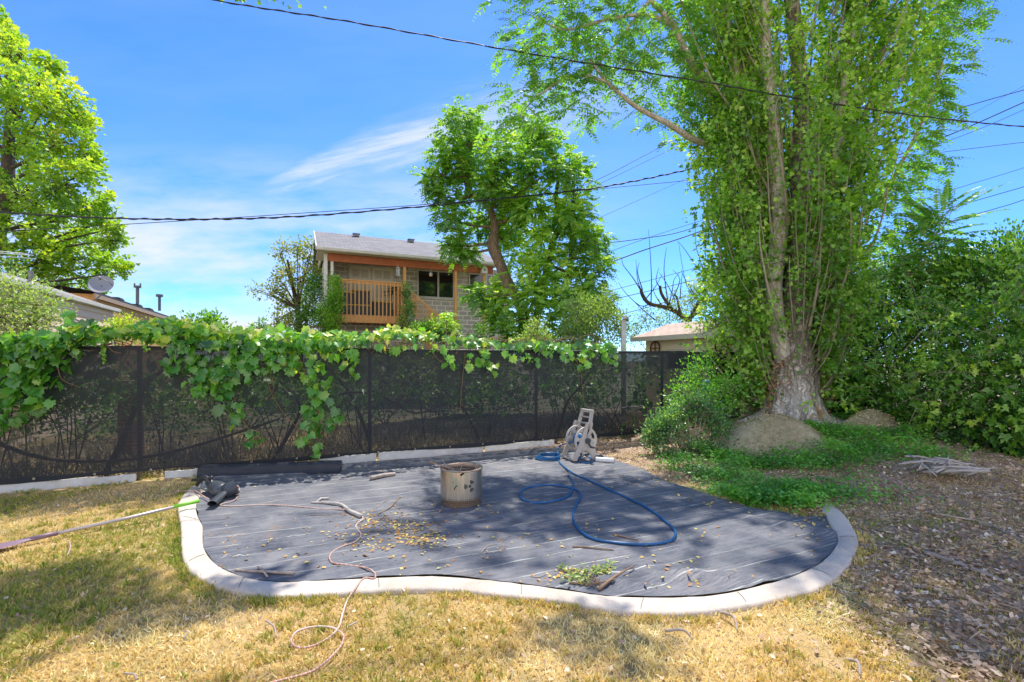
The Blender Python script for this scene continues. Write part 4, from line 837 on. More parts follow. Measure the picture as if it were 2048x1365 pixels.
# --- ailanthus behind/over
AB = Vector((6.6, 12.2, .2)); ail = tree('ailanthus_tree', 'tree of heaven behind the poplar with feathery fronds arching over both sides', 'tree', AB)
mb = MB(); tk = spline([AB, Vector((6.7,12.2,3)), Vector((6.4,12,6)), Vector((6.2,11.6,9)), Vector((6.2,11.5,13))], 6); mb.tube(tk, [.22-.17*i/(len(tk)-1) for i in range(len(tk))], 12, False, rough=.06)
L = Leaves(); rc = MB(); limbs = [
 ([(6.45,12,5.5)]+[tuple(at(*p)) for p in ((1480,300,11.3),(1400,285,10.6),(1340,250,10.2),(1270,212,9.9),(1215,165,9.6),(1180,120,9.4))], .10),
 ([(6.35,12,6.8)]+[tuple(at(*p)) for p in ((1480,240,11),(1400,150,10.3),(1370,100,10),(1345,50,9.8),(1300,0,9.6),(1240,-60,9.4),(1150,-90,9.2))], .12),
 ([(6.3,11.8,8)]+[tuple(at(*p)) for p in ((1450,60,10.6),(1350,-60,10),(1250,-110,9.4),(1120,-60,9),(1030,-10,8.8))], .10),
 ([tuple(at(1345,50,9.8)), tuple(at(1290,30,9.6)), tuple(at(1210,40,9.4)), tuple(at(1130,60,9.2)), tuple(at(1060,30,9))], .05),
 ([tuple(at(1215,165,9.6)), tuple(at(1150,150,9.5)), tuple(at(1080,190,9.4)), tuple(at(1040,230,9.3))], .035),
 ([tuple(at(1300,0,9.6)), tuple(at(1230,90,9.6)), tuple(at(1160,170,9.5))], .035),
 ([(6.7,12.1,4)]+[tuple(at(*p)) for p in ((1740,420,11),(1800,330,10.6),(1850,230,10.3),(1890,110,10))], .07),
 ([(6.6,12.1,6.5)]+[tuple(at(*p)) for p in ((1720,200,11),(1800,80,10.5),(1860,-20,10.2),(1920,-60,10))], .07),
 ([(6.8,12.2,2.6)]+[tuple(at(*p)) for p in ((1760,560,11),(1840,500,10.3),(1890,450,10))], .05)]
for pts, r in limbs:
    q = spline(pts, 5); mb.tube(q, [r*(1-.8*i/(len(q)-1)) for i in range(len(q))], 8, False, rough=.06)
mb.build('trunk', M['bark_pale'], ail, smooth=True)
def fronds_at(px, py, Y, n, spread, length=.6, lf=.12, tone=.45, dirx=0, dz=-.1):
    c = at(px, py, Y); s = Vector((c.x, c.y, c.z))
    for _ in range(int(n*2.4)):
        p = s+Vector((random.gauss(0,spread), random.gauss(0,spread*.8), random.gauss(0,spread*.8))); a = random.uniform(0,2*math.pi)
        d = Vector((math.cos(a)+dirx, math.sin(a)*.8, random.uniform(-.3,.35)+dz)); frond(L, p, d, length*random.uniform(.65,1.15), 9, lf*random.uniform(.8,1.15), tone+random.gauss(0,.14), .8, rc)
for (px, py, Y, n, sp_, dx) in ((1060,15,9,9,.3,-.5),(1040,75,9.1,7,.25,-.6),(1090,60,9.2,12,.35,-.2),(1140,20,9.3,14,.35,0),(1130,95,9.3,13,.35,-.2),(1190,55,9.5,18,.4,0),(1180,130,9.5,16,.35,0),(1080,150,9.4,13,.3,-.4),(1060,200,9.4,12,.25,-.4),(1030,235,9.3,7,.2,-.5),(1130,180,9.5,14,.3,0),(1170,215,9.6,9,.25,0),(1240,90,9.6,16,.4,0),(1260,20,9.7,20,.45,0),(1240,150,9.7,10,.3,.0),(1320,40,9.9,18,.4,0),(1300,120,10,10,.35,0),(1340,170,10.2,10,.35,.2),(1370,230,10.5,8,.3,.2),(1300,220,10.2,5,.3,0),(1370,90,10.2,18,.4,.2),(1420,140,10.5,18,.4,.2),(1420,30,10.3,24,.5,0),(1400,250,10.8,14,.4,0),(1200,-60,9.4,24,.6,0),(1050,-50,9,8,.4,0),(1100,-90,9.5,12,.6,0),(980,-10,8.8,3,.15,-.4)):
    fronds_at(px, py, Y, n, sp_, .62, .13, .42, dx)
for (px, py, Y, n, sp_, dx) in ((1840,60,10,26,.4,.6),(1890,40,10,14,.3,1),(1930,-10,10,12,.35,1),(1870,110,10,10,.25,1),(1860,160,10.2,9,.25,1.2),(1850,190,10.3,10,.3,1.2),(1830,240,10.3,13,.3,1.2),(1810,290,10.4,13,.3,1.0),(1820,340,10.4,12,.28,1.2),(1780,380,10.5,16,.3,.8),(1800,420,10.5,10,.3,1),(1770,470,10.6,16,.35,.7),(1750,540,10.7,16,.4,.6),(1730,600,10.8,10,.4,.6),(1960,-60,10,14,.5,0),(1800,500,10.3,12,.3,1.0),(1850,470,10.1,9,.22,1.2),(1840,540,10.1,10,.3,1.0),(1900,500,9.9,7,.2,1.3)):
    fronds_at(px, py, Y, n, sp_, .66, .13, .36, dx)
for (px, py, a) in ((1895,425,.75),(1888,440,1.5),(1885,450,2.4),(1892,455,.35),(1880,480,2.9),(1895,475,.1),(1872,500,.25),(1868,520,3.0),(1885,520,-.25),(1850,540,.05),(1845,500,.6),(1840,480,1.2),(1830,560,.2),(1860,560,-.3),(1800,520,.5),(1810,545,-.1)):
    for k in range(4): frond(L, at(px+random.uniform(-14,14), py+random.uniform(-14,14), 9.8+.15*k), Vector((math.cos(a), random.uniform(-.5,.5), math.sin(a)*.9+.15)), random.uniform(.85,1.3), 18, .125, .38+random.gauss(0,.1), .5, rc)
L.build('crown', T_NARROW, M['ailan'], ail); rc.build('leaf_stalks', M['twig'], ail)
# --- centre tree
WB = Vector((.55, 15, 0)); wal = tree('walnut_tree', 'leaning walnut tree with bright feathery crown beside the block house', 'tree', at(1050,735,15))
Y15 = lambda px, py, dy=0: at(px, py, 15+dy)
mb = MB(); q = spline([Y15(1062,740), Y15(1048,640), Y15(1038,605), Y15(1014,562), Y15(998,522), Y15(986,492), Y15(990,455), Y15(976,412), Y15(942,386), Y15(928,345), Y15(935,280)], 5)
rr = [.24,.2,.17,.16,.17,.19,.12,.10,.085,.06,.02]; rads = []
for i in range(len(rr)-1):
    for k in range(5): rads.append(rr[i]+(rr[i+1]-rr[i])*k/5)
mb.tube(q, rads+[.02], 16, False, rough=.1); mb.build('trunk', M['bark_mid'], wal, smooth=True)
wtk = list(q); mb = MB(); q = spline([Y15(1062,700,.1), Y15(1085,580,.2), Y15(1108,480,.2), Y15(1123,452,.0), Y15(1112,400,0), Y15(1116,350,0), Y15(1100,300,0), Y15(1095,265,0)], 5); mb.tube(q, [.13-.11*i/(len(q)-1) for i in range(len(q))], 12, False, rough=.1)
q = spline([Y15(1055,630,0), Y15(1068,600,-.1), Y15(1090,560,0), Y15(1140,520,0)], 4); mb.tube(q, [.05-.03*i/(len(q)-1) for i in range(len(q))], 8, False); wtk += list(q); mb.build('limb', M['bark_dark'], wal, smooth=True)
L = Leaves(); tw = MB()
CT = [(930,255,.55,1),(945,290,.6,1.1),(905,310,.55,1),(868,345,.5,.9),(950,345,.8,1.3),(1000,320,.6,.9),(893,395,.5,.8),(905,440,.4,.6),(898,490,.35,.5),(930,500,.45,.7),(960,440,.6,.8),(1060,290,.65,1),(1100,270,.5,.8),(1058,350,.8,1.3),(1110,335,.6,1),(1150,335,.3,.4),(1150,390,.75,1.2),(1080,420,.95,1.6),(1140,460,.75,1.2),(1178,475,.45,.6),(1030,480,.75,1.2),(1100,520,1.0,1.8),(1155,545,.9,1.5),(1065,565,.75,1.3),(1120,600,.95,1.6),(1175,595,.6,.9),(1005,575,.45,.7),(955,590,.35,.55),(1075,650,.85,1.4),(1130,665,.7,1.2),(1195,500,.35,.4),(1020,400,.6,.8),(985,370,.5,.7),(1165,430,.5,.7),(985,610,.3,.4),(1020,655,.6,1),(1000,640,.4,.6),(1035,430,.6,.9),(990,455,.5,.6),(1200,545,.4,.5),(1205,600,.35,.5)]
for (px, py, r, w) in CT:
    dy = random.uniform(-.8,.8) if py < 520 else random.uniform(-1.0,.6)
    if px < 1010 and 480 < py < 640: dy = random.uniform(-.2,.3)+.5
    if 935 < px < 1035 and 380 < py <= 480: dy = random.uniform(.5,1.1)
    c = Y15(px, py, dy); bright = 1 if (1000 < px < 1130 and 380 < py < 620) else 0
    n = int(150*w); hubs = [Vector(h)*random.uniform(.3,1.2) for h in ball(10)]
    tr = min((Vector(v_) for v_ in wtk), key=lambda v_: (v_-c).length+max(0, v_.z-c.z)*3); tw.tube([tr, tr.lerp(c,.5)+Vector((0,0,-.08)), c], [.05,.035,.014], 6, False)
    for _ in range(n):
        d = Vector(ball(1)[0]); q0 = hubs[random.randrange(len(hubs))]; p = c+q0*r+Vector((d.x, d.y, d.z))*r*.42*random.random()**.5; dd = Vector((d.x+random.gauss(0,.3), d.y+random.gauss(0,.3), d.z*.6+.1))
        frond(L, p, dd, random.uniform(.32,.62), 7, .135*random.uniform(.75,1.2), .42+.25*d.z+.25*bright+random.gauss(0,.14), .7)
    for _ in range(9):
        d = Vector(ball(1)[0])*r*.9; tw.tube([c, c+d*.5, c+d], [.014,.009,.004], 3, False)
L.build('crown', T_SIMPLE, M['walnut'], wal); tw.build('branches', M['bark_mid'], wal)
# --- left maple
mp = tree('maple_tree', 'tall yellow green maple rising behind the peach sided house at left', 'tree', at(-40,735,18))
mb = MB(); q = spline([at(-40,740,18), at(-30,560,18), at(10,400,18), at(20,250,18), at(40,100,18)], 5); mb.tube(q, [.4-.33*i/(len(q)-1) for i in range(len(q))], 12, False, rough=.08)
MT = [(20,115,1.0,1),(65,155,1.0,1.1),(100,130,.35,.4),(20,200,1.5,2),(90,215,1.1,1.4),(140,200,.6,.7),(20,300,1.8,2.4),(110,290,1.2,1.6),(160,255,.6,.7),(165,310,.5,.6),(40,390,1.6,2.2),(130,370,.9,1.1),(175,345,.4,.4),(80,460,1.5,2),(160,410,.7,.8),(215,405,.4,.4),(150,460,.9,1.1),(205,445,.45,.5),(225,480,.35,.4),(150,520,1,1.2),(215,525,.6,.6),(245,545,.35,.35),(60,530,1.3,1.7),(110,570,.9,1),(180,565,.6,.6),(-70,200,2.4,2.5),(-70,380,2.6,2.5),(-60,520,2,2),(-30,60,1.2,1.2),(5,75,.6,.8),(235,455,.3,.3)]
L = Leaves(); tw = MB()
for (px, py, r, w) in MT:
    c = at(px, py, 18+random.uniform(-1.5,1.5)); n = int(720*w); clump(L, c, (r,r,r*.85), n, .145, .11, 26, (0,0,-.1), .35, .1*(py < 260)+.05*math.copysign(1, px-60), tw, .012)
    tr = q[min(len(q)-1, max(2, int(len(q)*(1-(py+120)/900))))]; mb.tube([tr, tr.lerp(c,.5)+Vector((0,0,-.2)), c], [.07,.045,.015], 6, False)
mb.build('trunk', M['bark_dark'], mp, smooth=True); tw.build('branches', M['dtwig'], mp); L.build('crown', T_MAPLE, M['maple'], mp)
# overhead tree out of frame at left: trunk beyond the fence, limbs reaching over the lawn (casts the dapples)
oh = tree('shade_tree', 'tall leafy tree standing past the left end of the fence', 'tree', Vector((-12.5,4.6,0)))
mb = MB(); q = spline([Vector((-12.5,4.6,-.1)), Vector((-12.3,4.8,3)), Vector((-11.4,5.4,7)), Vector((-9.5,6,10))], 5); mb.tube(q, [.34-.2*i/(len(q)-1) for i in range(len(q))], 12, False)
L = Leaves(); tw = MB()
for (x, y, z, r, n) in ((-2.6,7.5,8.6,.55,520),(-1.8,7.7,8.5,.45,420),(-1.1,7.4,8.5,.4,330),(-.5,7.6,8.6,.35,260),(-2.7,6.9,8.3,.5,450),(-1.9,7.0,8.2,.35,260),(-3.6,7.3,8.8,.7,600),(-5.2,10.3,10.0,.6,420),(-4.4,10.6,10.2,.55,380),(-3.5,10.4,10.1,.5,320),(-2.7,10.7,10.3,.4,220),(-5.5,9.3,9.8,.6,420),(-4.6,9.2,9.6,.4,220),(-6.6,8.0,9.5,.9,600),(-8.5,6.2,9.5,1.5,1400),(-10.5,5.4,9,1.8,1500),(2.0,7.1,8.7,.3,160)):
    x -= .75 if x > -6 else 0; c = Vector((x, y, z)); clump(L, c, (r,r*.6,r*.4), n, .11, .12, 18, (0,0,-.1), .2, 0, tw, .008); p0 = Vector((-9.5,6,10)); mb.tube([p0, p0.lerp(c,.5)+Vector((0,0,.25)), c], [.07,.04,.012], 6, False)
mb.build('trunk', M['bark_mid'], oh, smooth=True); tw.build('branches', M['dtwig'], oh); L.build('crown', T_MAPLE, M['maple'], oh)
# --- elm left of house
el = tree('elm_tree', 'thin straggly elm with yellowing leaves left of the block house', 'tree', at(600,740,21))
mb = MB(); tw = MB(); L = Leaves(); q = spline([at(600,745,21), at(598,640,21), at(585,570,21), at(575,520,21)], 4); mb.tube(q, [.16-.12*i/(len(q)-1) for i in range(len(q))], 8, False)
for (px, py, r, w) in ((563,505,.3,.35),(595,495,.35,.4),(615,515,.4,.5),(625,490,.3,.3),(572,540,.35,.4),(548,585,.35,.4),(520,582,.2,.12),(600,560,.55,.7),(575,605,.6,.7),(555,645,.45,.5),(610,620,.6,.8),(635,560,.5,.6),(590,650,.5,.6),(503,580,.1,.05),(560,560,.3,.25)):
    c = at(px, py, 21+random.uniform(-.6,.6)); clump(L, c, r, int(700*w), .13, .12, 14, (0,0,0), .2, .05, tw, .012); tr = q[int(len(q)*.45)]; mb.tube([tr, tr.lerp(c,.5)+Vector((0,0,.1)), c], [.05,.03,.012], 5, False)
mb.build('trunk', M['bark_dark'], el, smooth=True); tw.build('branches', M['dtwig'], el); L.build('crown', T_SIMPLE, M['elm'], el)
# --- generic bushes
def bush(name, label, cat, base, clumps, leaf, m, tpl=T_SIMPLE, dens=700, sub=.12, per=20, group=None, stems='twig', tone=0, bias=(0,0,.3), shell=.4, twr=.006):
    t = tree(name, label, cat, base, group); L = Leaves(); tw = MB()
    for c, r, w in clumps:
        r3 = np.array(r)*np.ones(3); clump(L, c, r3, int(dens*w), leaf, sub, per, bias, shell, tone+random.gauss(0,.05), tw, twr)
        b = Vector(base); tw.tube([b+Vector((random.gauss(0,.1), random.gauss(0,.1), 0)), b.lerp(Vector(c),.5)+Vector((0,0,.05)), Vector(c)], [twr*3,twr*2.4,twr*1.5], 5, False)
    tw.build('stems', M[stems], t); L.build('foliage', tpl, m, t); return t
A = at
bush('pale_bush', 'pale leafy bush in front of the peach siding at far left', 'bush', A(40,760,8.0), [(A(25,600,8.2),.5,1.2),(A(75,610,8.2),.38,.9),(A(60,650,8.1),.5,1.2),(A(5,640,8),.5,1.2),(A(95,640,8.2),.25,.5),(A(-40,620,8.2),.6,1.2),(A(20,570,8.3),.3,.5)], .05, M['bush'], dens=900, sub=.08)
bush('forsythia_bush', 'yellow green bush between the peach house and the plywood building', 'bush', A(245,760,9.5), [(A(245,655,9.5),.22,.8),(A(270,665,9.5),.2,.6),(A(225,668,9.4),.18,.5)], .05, M['maple'], dens=900, sub=.07, tone=.1)
bush('distant_tree', 'small dark green tree far behind the vine at left', 'tree', A(415,730,30), [(A(400,648,30),.7,1),(A(430,650,30),.6,.9),(A(448,662,30),.5,.7),(A(380,660,30),.6,.8)], .22, M['hedge'], dens=450, sub=.2, group='distant trees', tone=.1)
bush('distant_tree', 'small dark conifer far behind just left of the elm', 'tree', A(518,730,40), [(A(518,655,40),.5,.6),(A(518,670,40),.8,1),(A(535,675,40),.6,.8),(A(500,680,40),.8,.8),(A(550,680,40),.8,.8)], .22, M['hedge'], dens=350, sub=.2, group='distant trees', tone=-.1)
bush('privet_bush', 'light green upright bush behind the fence right of the walnut', 'bush', A(1180,760,11.8), [(A(1160,640,11.8),.38,1.1),(A(1200,635,11.8),.42,1.3),(A(1235,655,11.8),.35,1),(A(1145,670,11.7),.38,1),(A(1190,680,11.7),.5,1.2),(A(1215,605,11.9),.22,.5),(A(1150,612,11.8),.16,.3),(A(1180,610,12),.2,.4)], .065, M['bush'], dens=900, sub=.09, bias=(0,0,.7), tone=-.22)
bush('sapling_bush', 'small pale bush poking above the vines below the walnut', 'bush', A(1070,760,10.5), [(A(1065,672,10.5),.22,.7),(A(1090,680,10.5),.2,.6),(A(1045,685,10.5),.18,.5),(A(1075,650,10.5),.13,.25)], .05, M['bush'], dens=800, sub=.07, bias=(0,0,.8))
bush('pear_bush', 'loose green bush behind the white clothesline post', 'bush', A(1330,760,17), [(A(1290,640,17),.4,.8),(A(1340,620,17),.35,.6),(A(1380,600,16.8),.4,.6),(A(1270,670,17),.35,.7),(A(1320,650,17.2),.4,.7),(A(1400,590,16.6),.35,.5),(A(1365,640,17),.4,.7)], .07, M['bush'], dens=650, sub=.13, tone=-.2)
# house creepers
bush('creeper_vine', 'green climbing vine covering the left porch post of the block house', 'vine', A(668,760,17.3), [(A(668,600,17.3),(.25,.2,.5),1.6),(A(664,640,17.3),(.28,.2,.5),1.2),(A(672,570,17.4),(.18,.15,.3),.5),(A(655,665,17.3),(.4,.2,.35),1),(A(640,640,17.4),(.25,.2,.5),.8)], .085, M['hedge'], dens=1100, sub=.09, tone=.3)
bush('lilac_bush', 'dark green tall bush at the left corner of the block house', 'bush', A(622,760,18.5), [(A(625,600,18.5),(.35,.3,.6),1.4),(A(610,640,18.5),(.45,.3,.5),1.4),(A(632,570,18.6),(.25,.2,.4),.7)], .09, M['hedge'], dens=800, sub=.12, tone=-.05)
bush('creeper_vine', 'green climbing vine at the head of the porch stairs', 'vine', A(815,760,18.2), [(A(812,585,18.2),(.18,.15,.4),.8),(A(815,625,18.1),(.25,.15,.45),1.1),(A(806,655,18.1),(.25,.15,.3),.8)], .07, M['hedge'], dens=750, sub=.08, tone=.05)
bush('sumac_bush', 'dark leafy shrub beneath the porch stairs', 'bush', A(855,760,17.5), [(A(850,662,17.5),.3,.9),(A(875,662,17.5),.4,1.2),(A(830,672,17.4),.3,.7),(A(900,665,17.5),.4,1),(A(960,675,17),.35,.8)], .09, M['hedge'], dens=750, sub=.12, tone=-.1)
t = tree('young_ailanthus', 'young bright green tree with feathery leaves below the house window', 'tree', A(893,760,16.5)); L = Leaves(); mb = MB(); mb.tube([A(893,760,16.5), A(893,640,16.5)], [.03,.015], 6)
for k in range(34): 
    a = random.uniform(0,6.28); frond(L, A(893,random.uniform(618,660),16.5), Vector((math.cos(a), math.sin(a), .25)), random.uniform(.35,.6), 6, .15, .75+random.gauss(0,.1), .9, mb)
mb.build('stems', M['twig'], t); L.build('foliage', T_SIMPLE, M['walnut'], t)
# --- right hedge & understory
RH = [  # px,py,Y,r,w
 (1700,600,11.0,.7,1),(1760,620,10.8,.8,1.2),(1700,690,10.8,.7,1.1),(1760,710,10.4,.8,1.2),(1830,600,10.6,.8,1.2),(1690,770,10.6,.6,.9),(1760,790,10.2,.7,1.1),(1820,680,10.0,.8,1.2),(1900,590,10.2,.8,1.2),(1960,560,9.8,.7,1.1),(2020,540,9.6,.7,1.1),(1890,680,9.7,.8,1.2),(1665,790,11.2,.6,1),(1720,800,10.9,.6,1),(1665,700,11.6,.7,1.1),(1670,620,11.8,.7,1),(1745,850,10.2,.45,.8),(1700,840,11,.5,.8)]
RF = [(1840,770,9.2,.6,1.0),(1900,760,8.9,.65,1.1),(1960,680,8.8,.7,1.2),(2030,640,8.5,.7,1.2),(1850,850,8.7,.5,.9),(1910,850,8.3,.55,1.0),(1970,780,8.2,.65,1.1),(2040,740,8.0,.7,1.1),(1980,870,7.8,.5,.9),(2040,850,7.6,.55,1.0),(2100,780,7.6,.8,1.1),(2110,640,8.3,.9,1.2),(2100,880,7.4,.6,.9),(2080,560,9.2,.7,.9),(1790,850,9.3,.4,.7),(1790,890,8.9,.25,.4),(1850,905,8.2,.25,.4),(1930,915,7.7,.22,.3)]
bush('lilac_hedge', 'dense dark green thicket right of the poplar trunk', 'hedge', A(1790,850,10.4), [(A(px,py,Y),r,w) for px,py,Y,r,w in RH], .085, M['hedge'], dens=1500, sub=.17, per=26, tone=-.12)
L = Leaves(); th = tree('creeper_hedge', 'tall hedge draped in five leaved creeper along the right edge of the yard', 'hedge', A(1980,900,7.9)); tw = MB()
for px, py, Y, r, w in RF:
    c = A(px,py,Y); clump(L, c, (r,r*.8,r*.85), int(1200*w), .075, .15, 26, (0,-.2,.2), .5, -.3 if py > 820 else (-.12 if py > 730 else .04), tw, .006); tw.tube([A(1980,905,8.1), A(1980,905,8.1).lerp(c,.5), c], [.02,.015,.008], 5, False)  # lower clumps get darker leaf tones: shade under the hedge put into the colour
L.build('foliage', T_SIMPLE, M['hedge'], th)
# creeper compound leaves over surface
L = Leaves()
for px, py, Y, r, w in RF+RH[5:]:
    c = np.array(A(px,py,Y)); k = int(80*w); d = ball(k); d[:,1] = -np.abs(d[:,1]); P = c+d*r*rng.uniform(.85,1.1,(k,1))*np.array([1,.8,.85])
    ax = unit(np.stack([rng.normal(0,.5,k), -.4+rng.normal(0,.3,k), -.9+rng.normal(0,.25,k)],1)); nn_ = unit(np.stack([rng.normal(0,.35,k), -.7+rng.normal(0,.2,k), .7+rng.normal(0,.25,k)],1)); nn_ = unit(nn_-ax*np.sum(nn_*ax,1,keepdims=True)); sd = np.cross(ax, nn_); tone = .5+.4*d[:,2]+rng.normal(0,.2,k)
    for an, sz in ((0,.13),(.75,.12),(-.75,.12),(1.5,.09),(-1.5,.09)):
        D = ax*math.cos(an)+sd*math.sin(an); L.add(P, D, nn_+rng.normal(0,.12,(k,3)), sz*rng.uniform(.7,1.1,k), tone)
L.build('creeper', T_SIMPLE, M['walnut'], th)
for k in range(60):
    px = random.uniform(1830,2060); py = random.uniform(600,900); p = A(px, py, 8.2-(px-1900)/400+random.uniform(-.3,.3)); d = Vector((random.gauss(0,.4), random.gauss(0,.2), random.gauss(0,.3)))
    tw.tube([p, p+d*.5+Vector((0,0,.03)), p+d], [.006,.005,.002], 4, False)
LS = Leaves()
for k in range(150):
    px = random.uniform(1660,2090); py = random.uniform(540,900); p = A(px, py, 9.6-(px-1660)/250+random.uniform(-.5,.1)); d = Vector((random.gauss(-.15,.4), random.gauss(-.25,.2), random.gauss(.15,.4)))
    e = p+d*random.uniform(.6,1.2); tw.tube([p, p.lerp(e,.5)+Vector((0,0,.06)), e], [.007,.005,.002], 4, False); kk = 34; tt = rng.random(kk); P = np.array([tuple(p.lerp(e, x)) for x in tt])+rng.normal(0,.035,(kk,3))
    LS.add(P, rng.normal(0,.8,(kk,3))+np.array(d)*.8, rng.normal(0,.5,(kk,3))+np.array([0,-.4,.8]), rng.uniform(.05,.11,kk), np.full(kk,.55+random.gauss(0,.2))+rng.normal(0,.08,kk))
LS.build('long_shoots', T_SIMPLE, M['hedge'], th)
tw.build('stems', M['twig'], th)
bush('apple_tree', 'pale yellow green tree glimpsed behind the right thicket', 'tree', A(1830,760,15), [(A(1800,560,15),1.0,1.2),(A(1880,560,15),.9,1.1),(A(1740,590,15),.8,1),(A(1840,620,15),1.1,1.3),(A(1940,560,15),.8,1)], .12, M['bush'], dens=1100, sub=.2, tone=-.05)
bush('elder_tree', 'dark small leaved tree at the top right edge above the hedge', 'tree', A(2060,800,11.5), [(A(2010,550,11.5),.6,.9),(A(2050,520,11.5),.6,.9),(A(1960,590,11.5),.6,.9),(A(2100,520,11.5),.9,1),(A(1990,520,11.6),.35,.35),(A(2040,495,11.6),.3,.3)], .09, M['hedge'], dens=900, sub=.18, tone=-.1)
bush('cherry_bush', 'mid green bush filling the gap behind the poplar suckers at left', 'bush', A(1440,760,12), [(A(1440,560,12),.5,1),(A(1430,640,12),.55,1.1),(A(1470,720,11.6),.5,1),(A(1500,620,12.2),.6,1.1),(A(1430,740,11.3),.35,.6),(A(1480,790,11),.45,.9)], .08, M['hedge'], dens=1000, sub=.14, tone=.1)
_rs = random.Random(5); _cl = []
for _ in range(24):
    _px = _rs.uniform(1305,1450); _py = _rs.uniform(775,935); _py = max(_py, 800+abs(_px-1385)*.9); _cl.append((A(_px,_py,8.1+(900-_py)/400),_rs.uniform(.07,.19),_rs.uniform(.2,.5)))
bush('holly_bush', 'bluish green small leaved shrub in front of the poplar suckers', 'shrub', A(1385,925,8.0), _cl, .055, M['blueleaf'], dens=1100, sub=.08, per=9, shell=.1, bias=(0,-.2,.5))
bush('weigela_bush', 'light green leafy shrub reaching up against the end of the fence', 'shrub', A(1380,850,9.0), [(A(1375,790,9.0),.28,1),(A(1350,830,8.9),.26,.9),(A(1400,745,9.2),.25,.8),(A(1420,800,9),.28,.9),(A(1440,840,8.8),.25,.6),(A(1455,780,9.1),.3,.8)], .06, M['ivy'], dens=800, sub=.13, per=12, shell=.15, bias=(0,-.2,.4), tone=.0)
# weeds by the fence end
for i, (px, py, h, lb) in enumerate(((1265,872,.42,'tall weed growing at the fence foot right of the reel'),(1295,868,.5,'tallest weed against the fence near the shrub'),(1315,866,.45,'weed with narrow leaves touching the shrub'),(1245,876,.3,'short weed growing just right of the hose reel'),(1310,905,.22,'low weed in front of the shrub'))):
    b = gnd(px, py, .0); t = tree('weed', lb, 'weed', b, 'weeds along the fence end'); mb = MB(); L = Leaves(); top = b+Vector((random.gauss(0,.03),0,h)); mb.tube([b, b.lerp(top,.5), top], [.006,.005,.002], 5, False)
    k = 60; tt = rng.random(k); P = np.array([tuple(b.lerp(top, x)) for x in tt])+rng.normal(0,.015,(k,3)); a = rng.random(k)*6.28; L.add(P, np.stack([np.cos(a), np.sin(a), .5+0*a],1), rng.normal(0,.3,(k,3))+np.array([0,0,1]), rng.uniform(.05,.1,k), rng.uniform(.3,.8,k)); mb.build('stem', M['twig'], t); L.build('foliage', T_NARROW, M['ivy'], t)
# tall dry grass near fence foot
# bare tree
bt = tree('bare_tree', 'leafless pruned tree with knobbly dark limbs above the cream shed', 'tree', A(1370,760,16.5)); mb = MB()
Yb = lambda x, y, d=0: A(x, y, 16.5+d)
for pts, r0, r1 in (([(1370,760),(1372,690),(1378,640)],.16,.11),([(1378,640),(1340,618),(1300,608),(1285,590),(1282,578)],.09,.05),([(1378,640),(1390,620),(1400,605),(1425,600)],.08,.05),([(1345,620),(1330,600),(1322,585),(1320,572)],.06,.045),([(1360,628),(1355,600),(1350,590)],.05,.03),([(1378,640),(1395,628),(1430,640)],.06,.03)):
    q = spline([Yb(*p) for p in pts], 4); mb.tube(q, [r0+(r1-r0)*i/(len(q)-1) for i in range(len(q))], 8, True, rough=.2)
for pts in ([(1282,582),(1265,555),(1246,530),(1244,515)],[(1282,580),(1275,560),(1272,520)],[(1285,580),(1275,545),(1279,525)],[(1302,605),(1303,560),(1300,500),(1297,460)],[(1320,575),(1312,560),(1318,535)],[(1335,600),(1328,540),(1333,495)],[(1345,600),(1360,560),(1345,540)],[(1350,600),(1335,570),(1318,545)],[(1400,605),(1385,590),(1370,560),(1357,485)],[(1412,600),(1410,540),(1413,470),(1413,440)],[(1415,560),(1400,520),(1392,490),(1390,440)],[(1415,548),(1398,540),(1370,500),(1355,482)],[(1300,608),(1280,612),(1250,585),(1237,565)],[(1310,640),(1280,615),(1255,590)],[(1330,620),(1310,590),(1305,570)],[(1360,600),(1362,570),(1365,545)],[(1290,600),(1310,575),(1325,548)],[(1395,600),(1380,575),(1368,555),(1362,540)],[(1338,610),(1345,580),(1348,560),(1360,545)]):
    q = spline([Yb(*p) for p in pts], 3); mb.tube(q, [.022-.017*i/(len(q)-1) for i in range(len(q))], 4, False)
mb.build('trunk', M['bark_dark'], bt, smooth=True); L = Leaves()
for c in ((1345,600),(1375,605),(1400,590),(1330,630),(1395,570),(1360,620),(1410,610)): clump(L, Yb(*c), .22, 120, .09, .14, 9, (0,0,-.3), .2, .1)
L.build('foliage', T_SIMPLE, M['bush'], bt)
# --- behind the fence: shrubs and limbs seen through the mesh
def FB(px, z, off): p = fp(px, z, off); return p
names = [(-60,'left end behind the mesh'),(60,'bush behind the mesh under the left vines'),(200,'x'),(330,'y')]
bl = ['overgrown shrub behind the mesh at the far left','shrub behind the mesh beside the left fence post','shrub behind the mesh left of the long hanging vine','shrub behind the mesh above the rolled fabric','shrub behind the mesh right of the long hanging vine','shrub behind the mesh above the fire pit','shrub behind the mesh between fire pit and reel','shrub behind the mesh just left of the hose reel','shrub behind the mesh right of the hose reel','shrub behind the mesh at the fence end']
for i, (px, lb) in enumerate(zip((20,150,330,450,560,720,850,980,1120,1230), bl)):
    cl = []
    for k in range(5): cl.append((FB(px+random.uniform(-75,75), random.uniform(.75,1.6), random.uniform(.5,1.7)), random.uniform(.22,.42), random.uniform(.5,.9)))
    bush('shrub', lb, 'shrub', FB(px, 0, 1.1), cl, .075, M['hedge'] if i % 3 else M['bush'], dens=300, sub=.15, per=10, group='shrubs behind the mesh fence', stems='dtwig', tone=-.05 if i % 3 else -.3, shell=.2, twr=.0035)
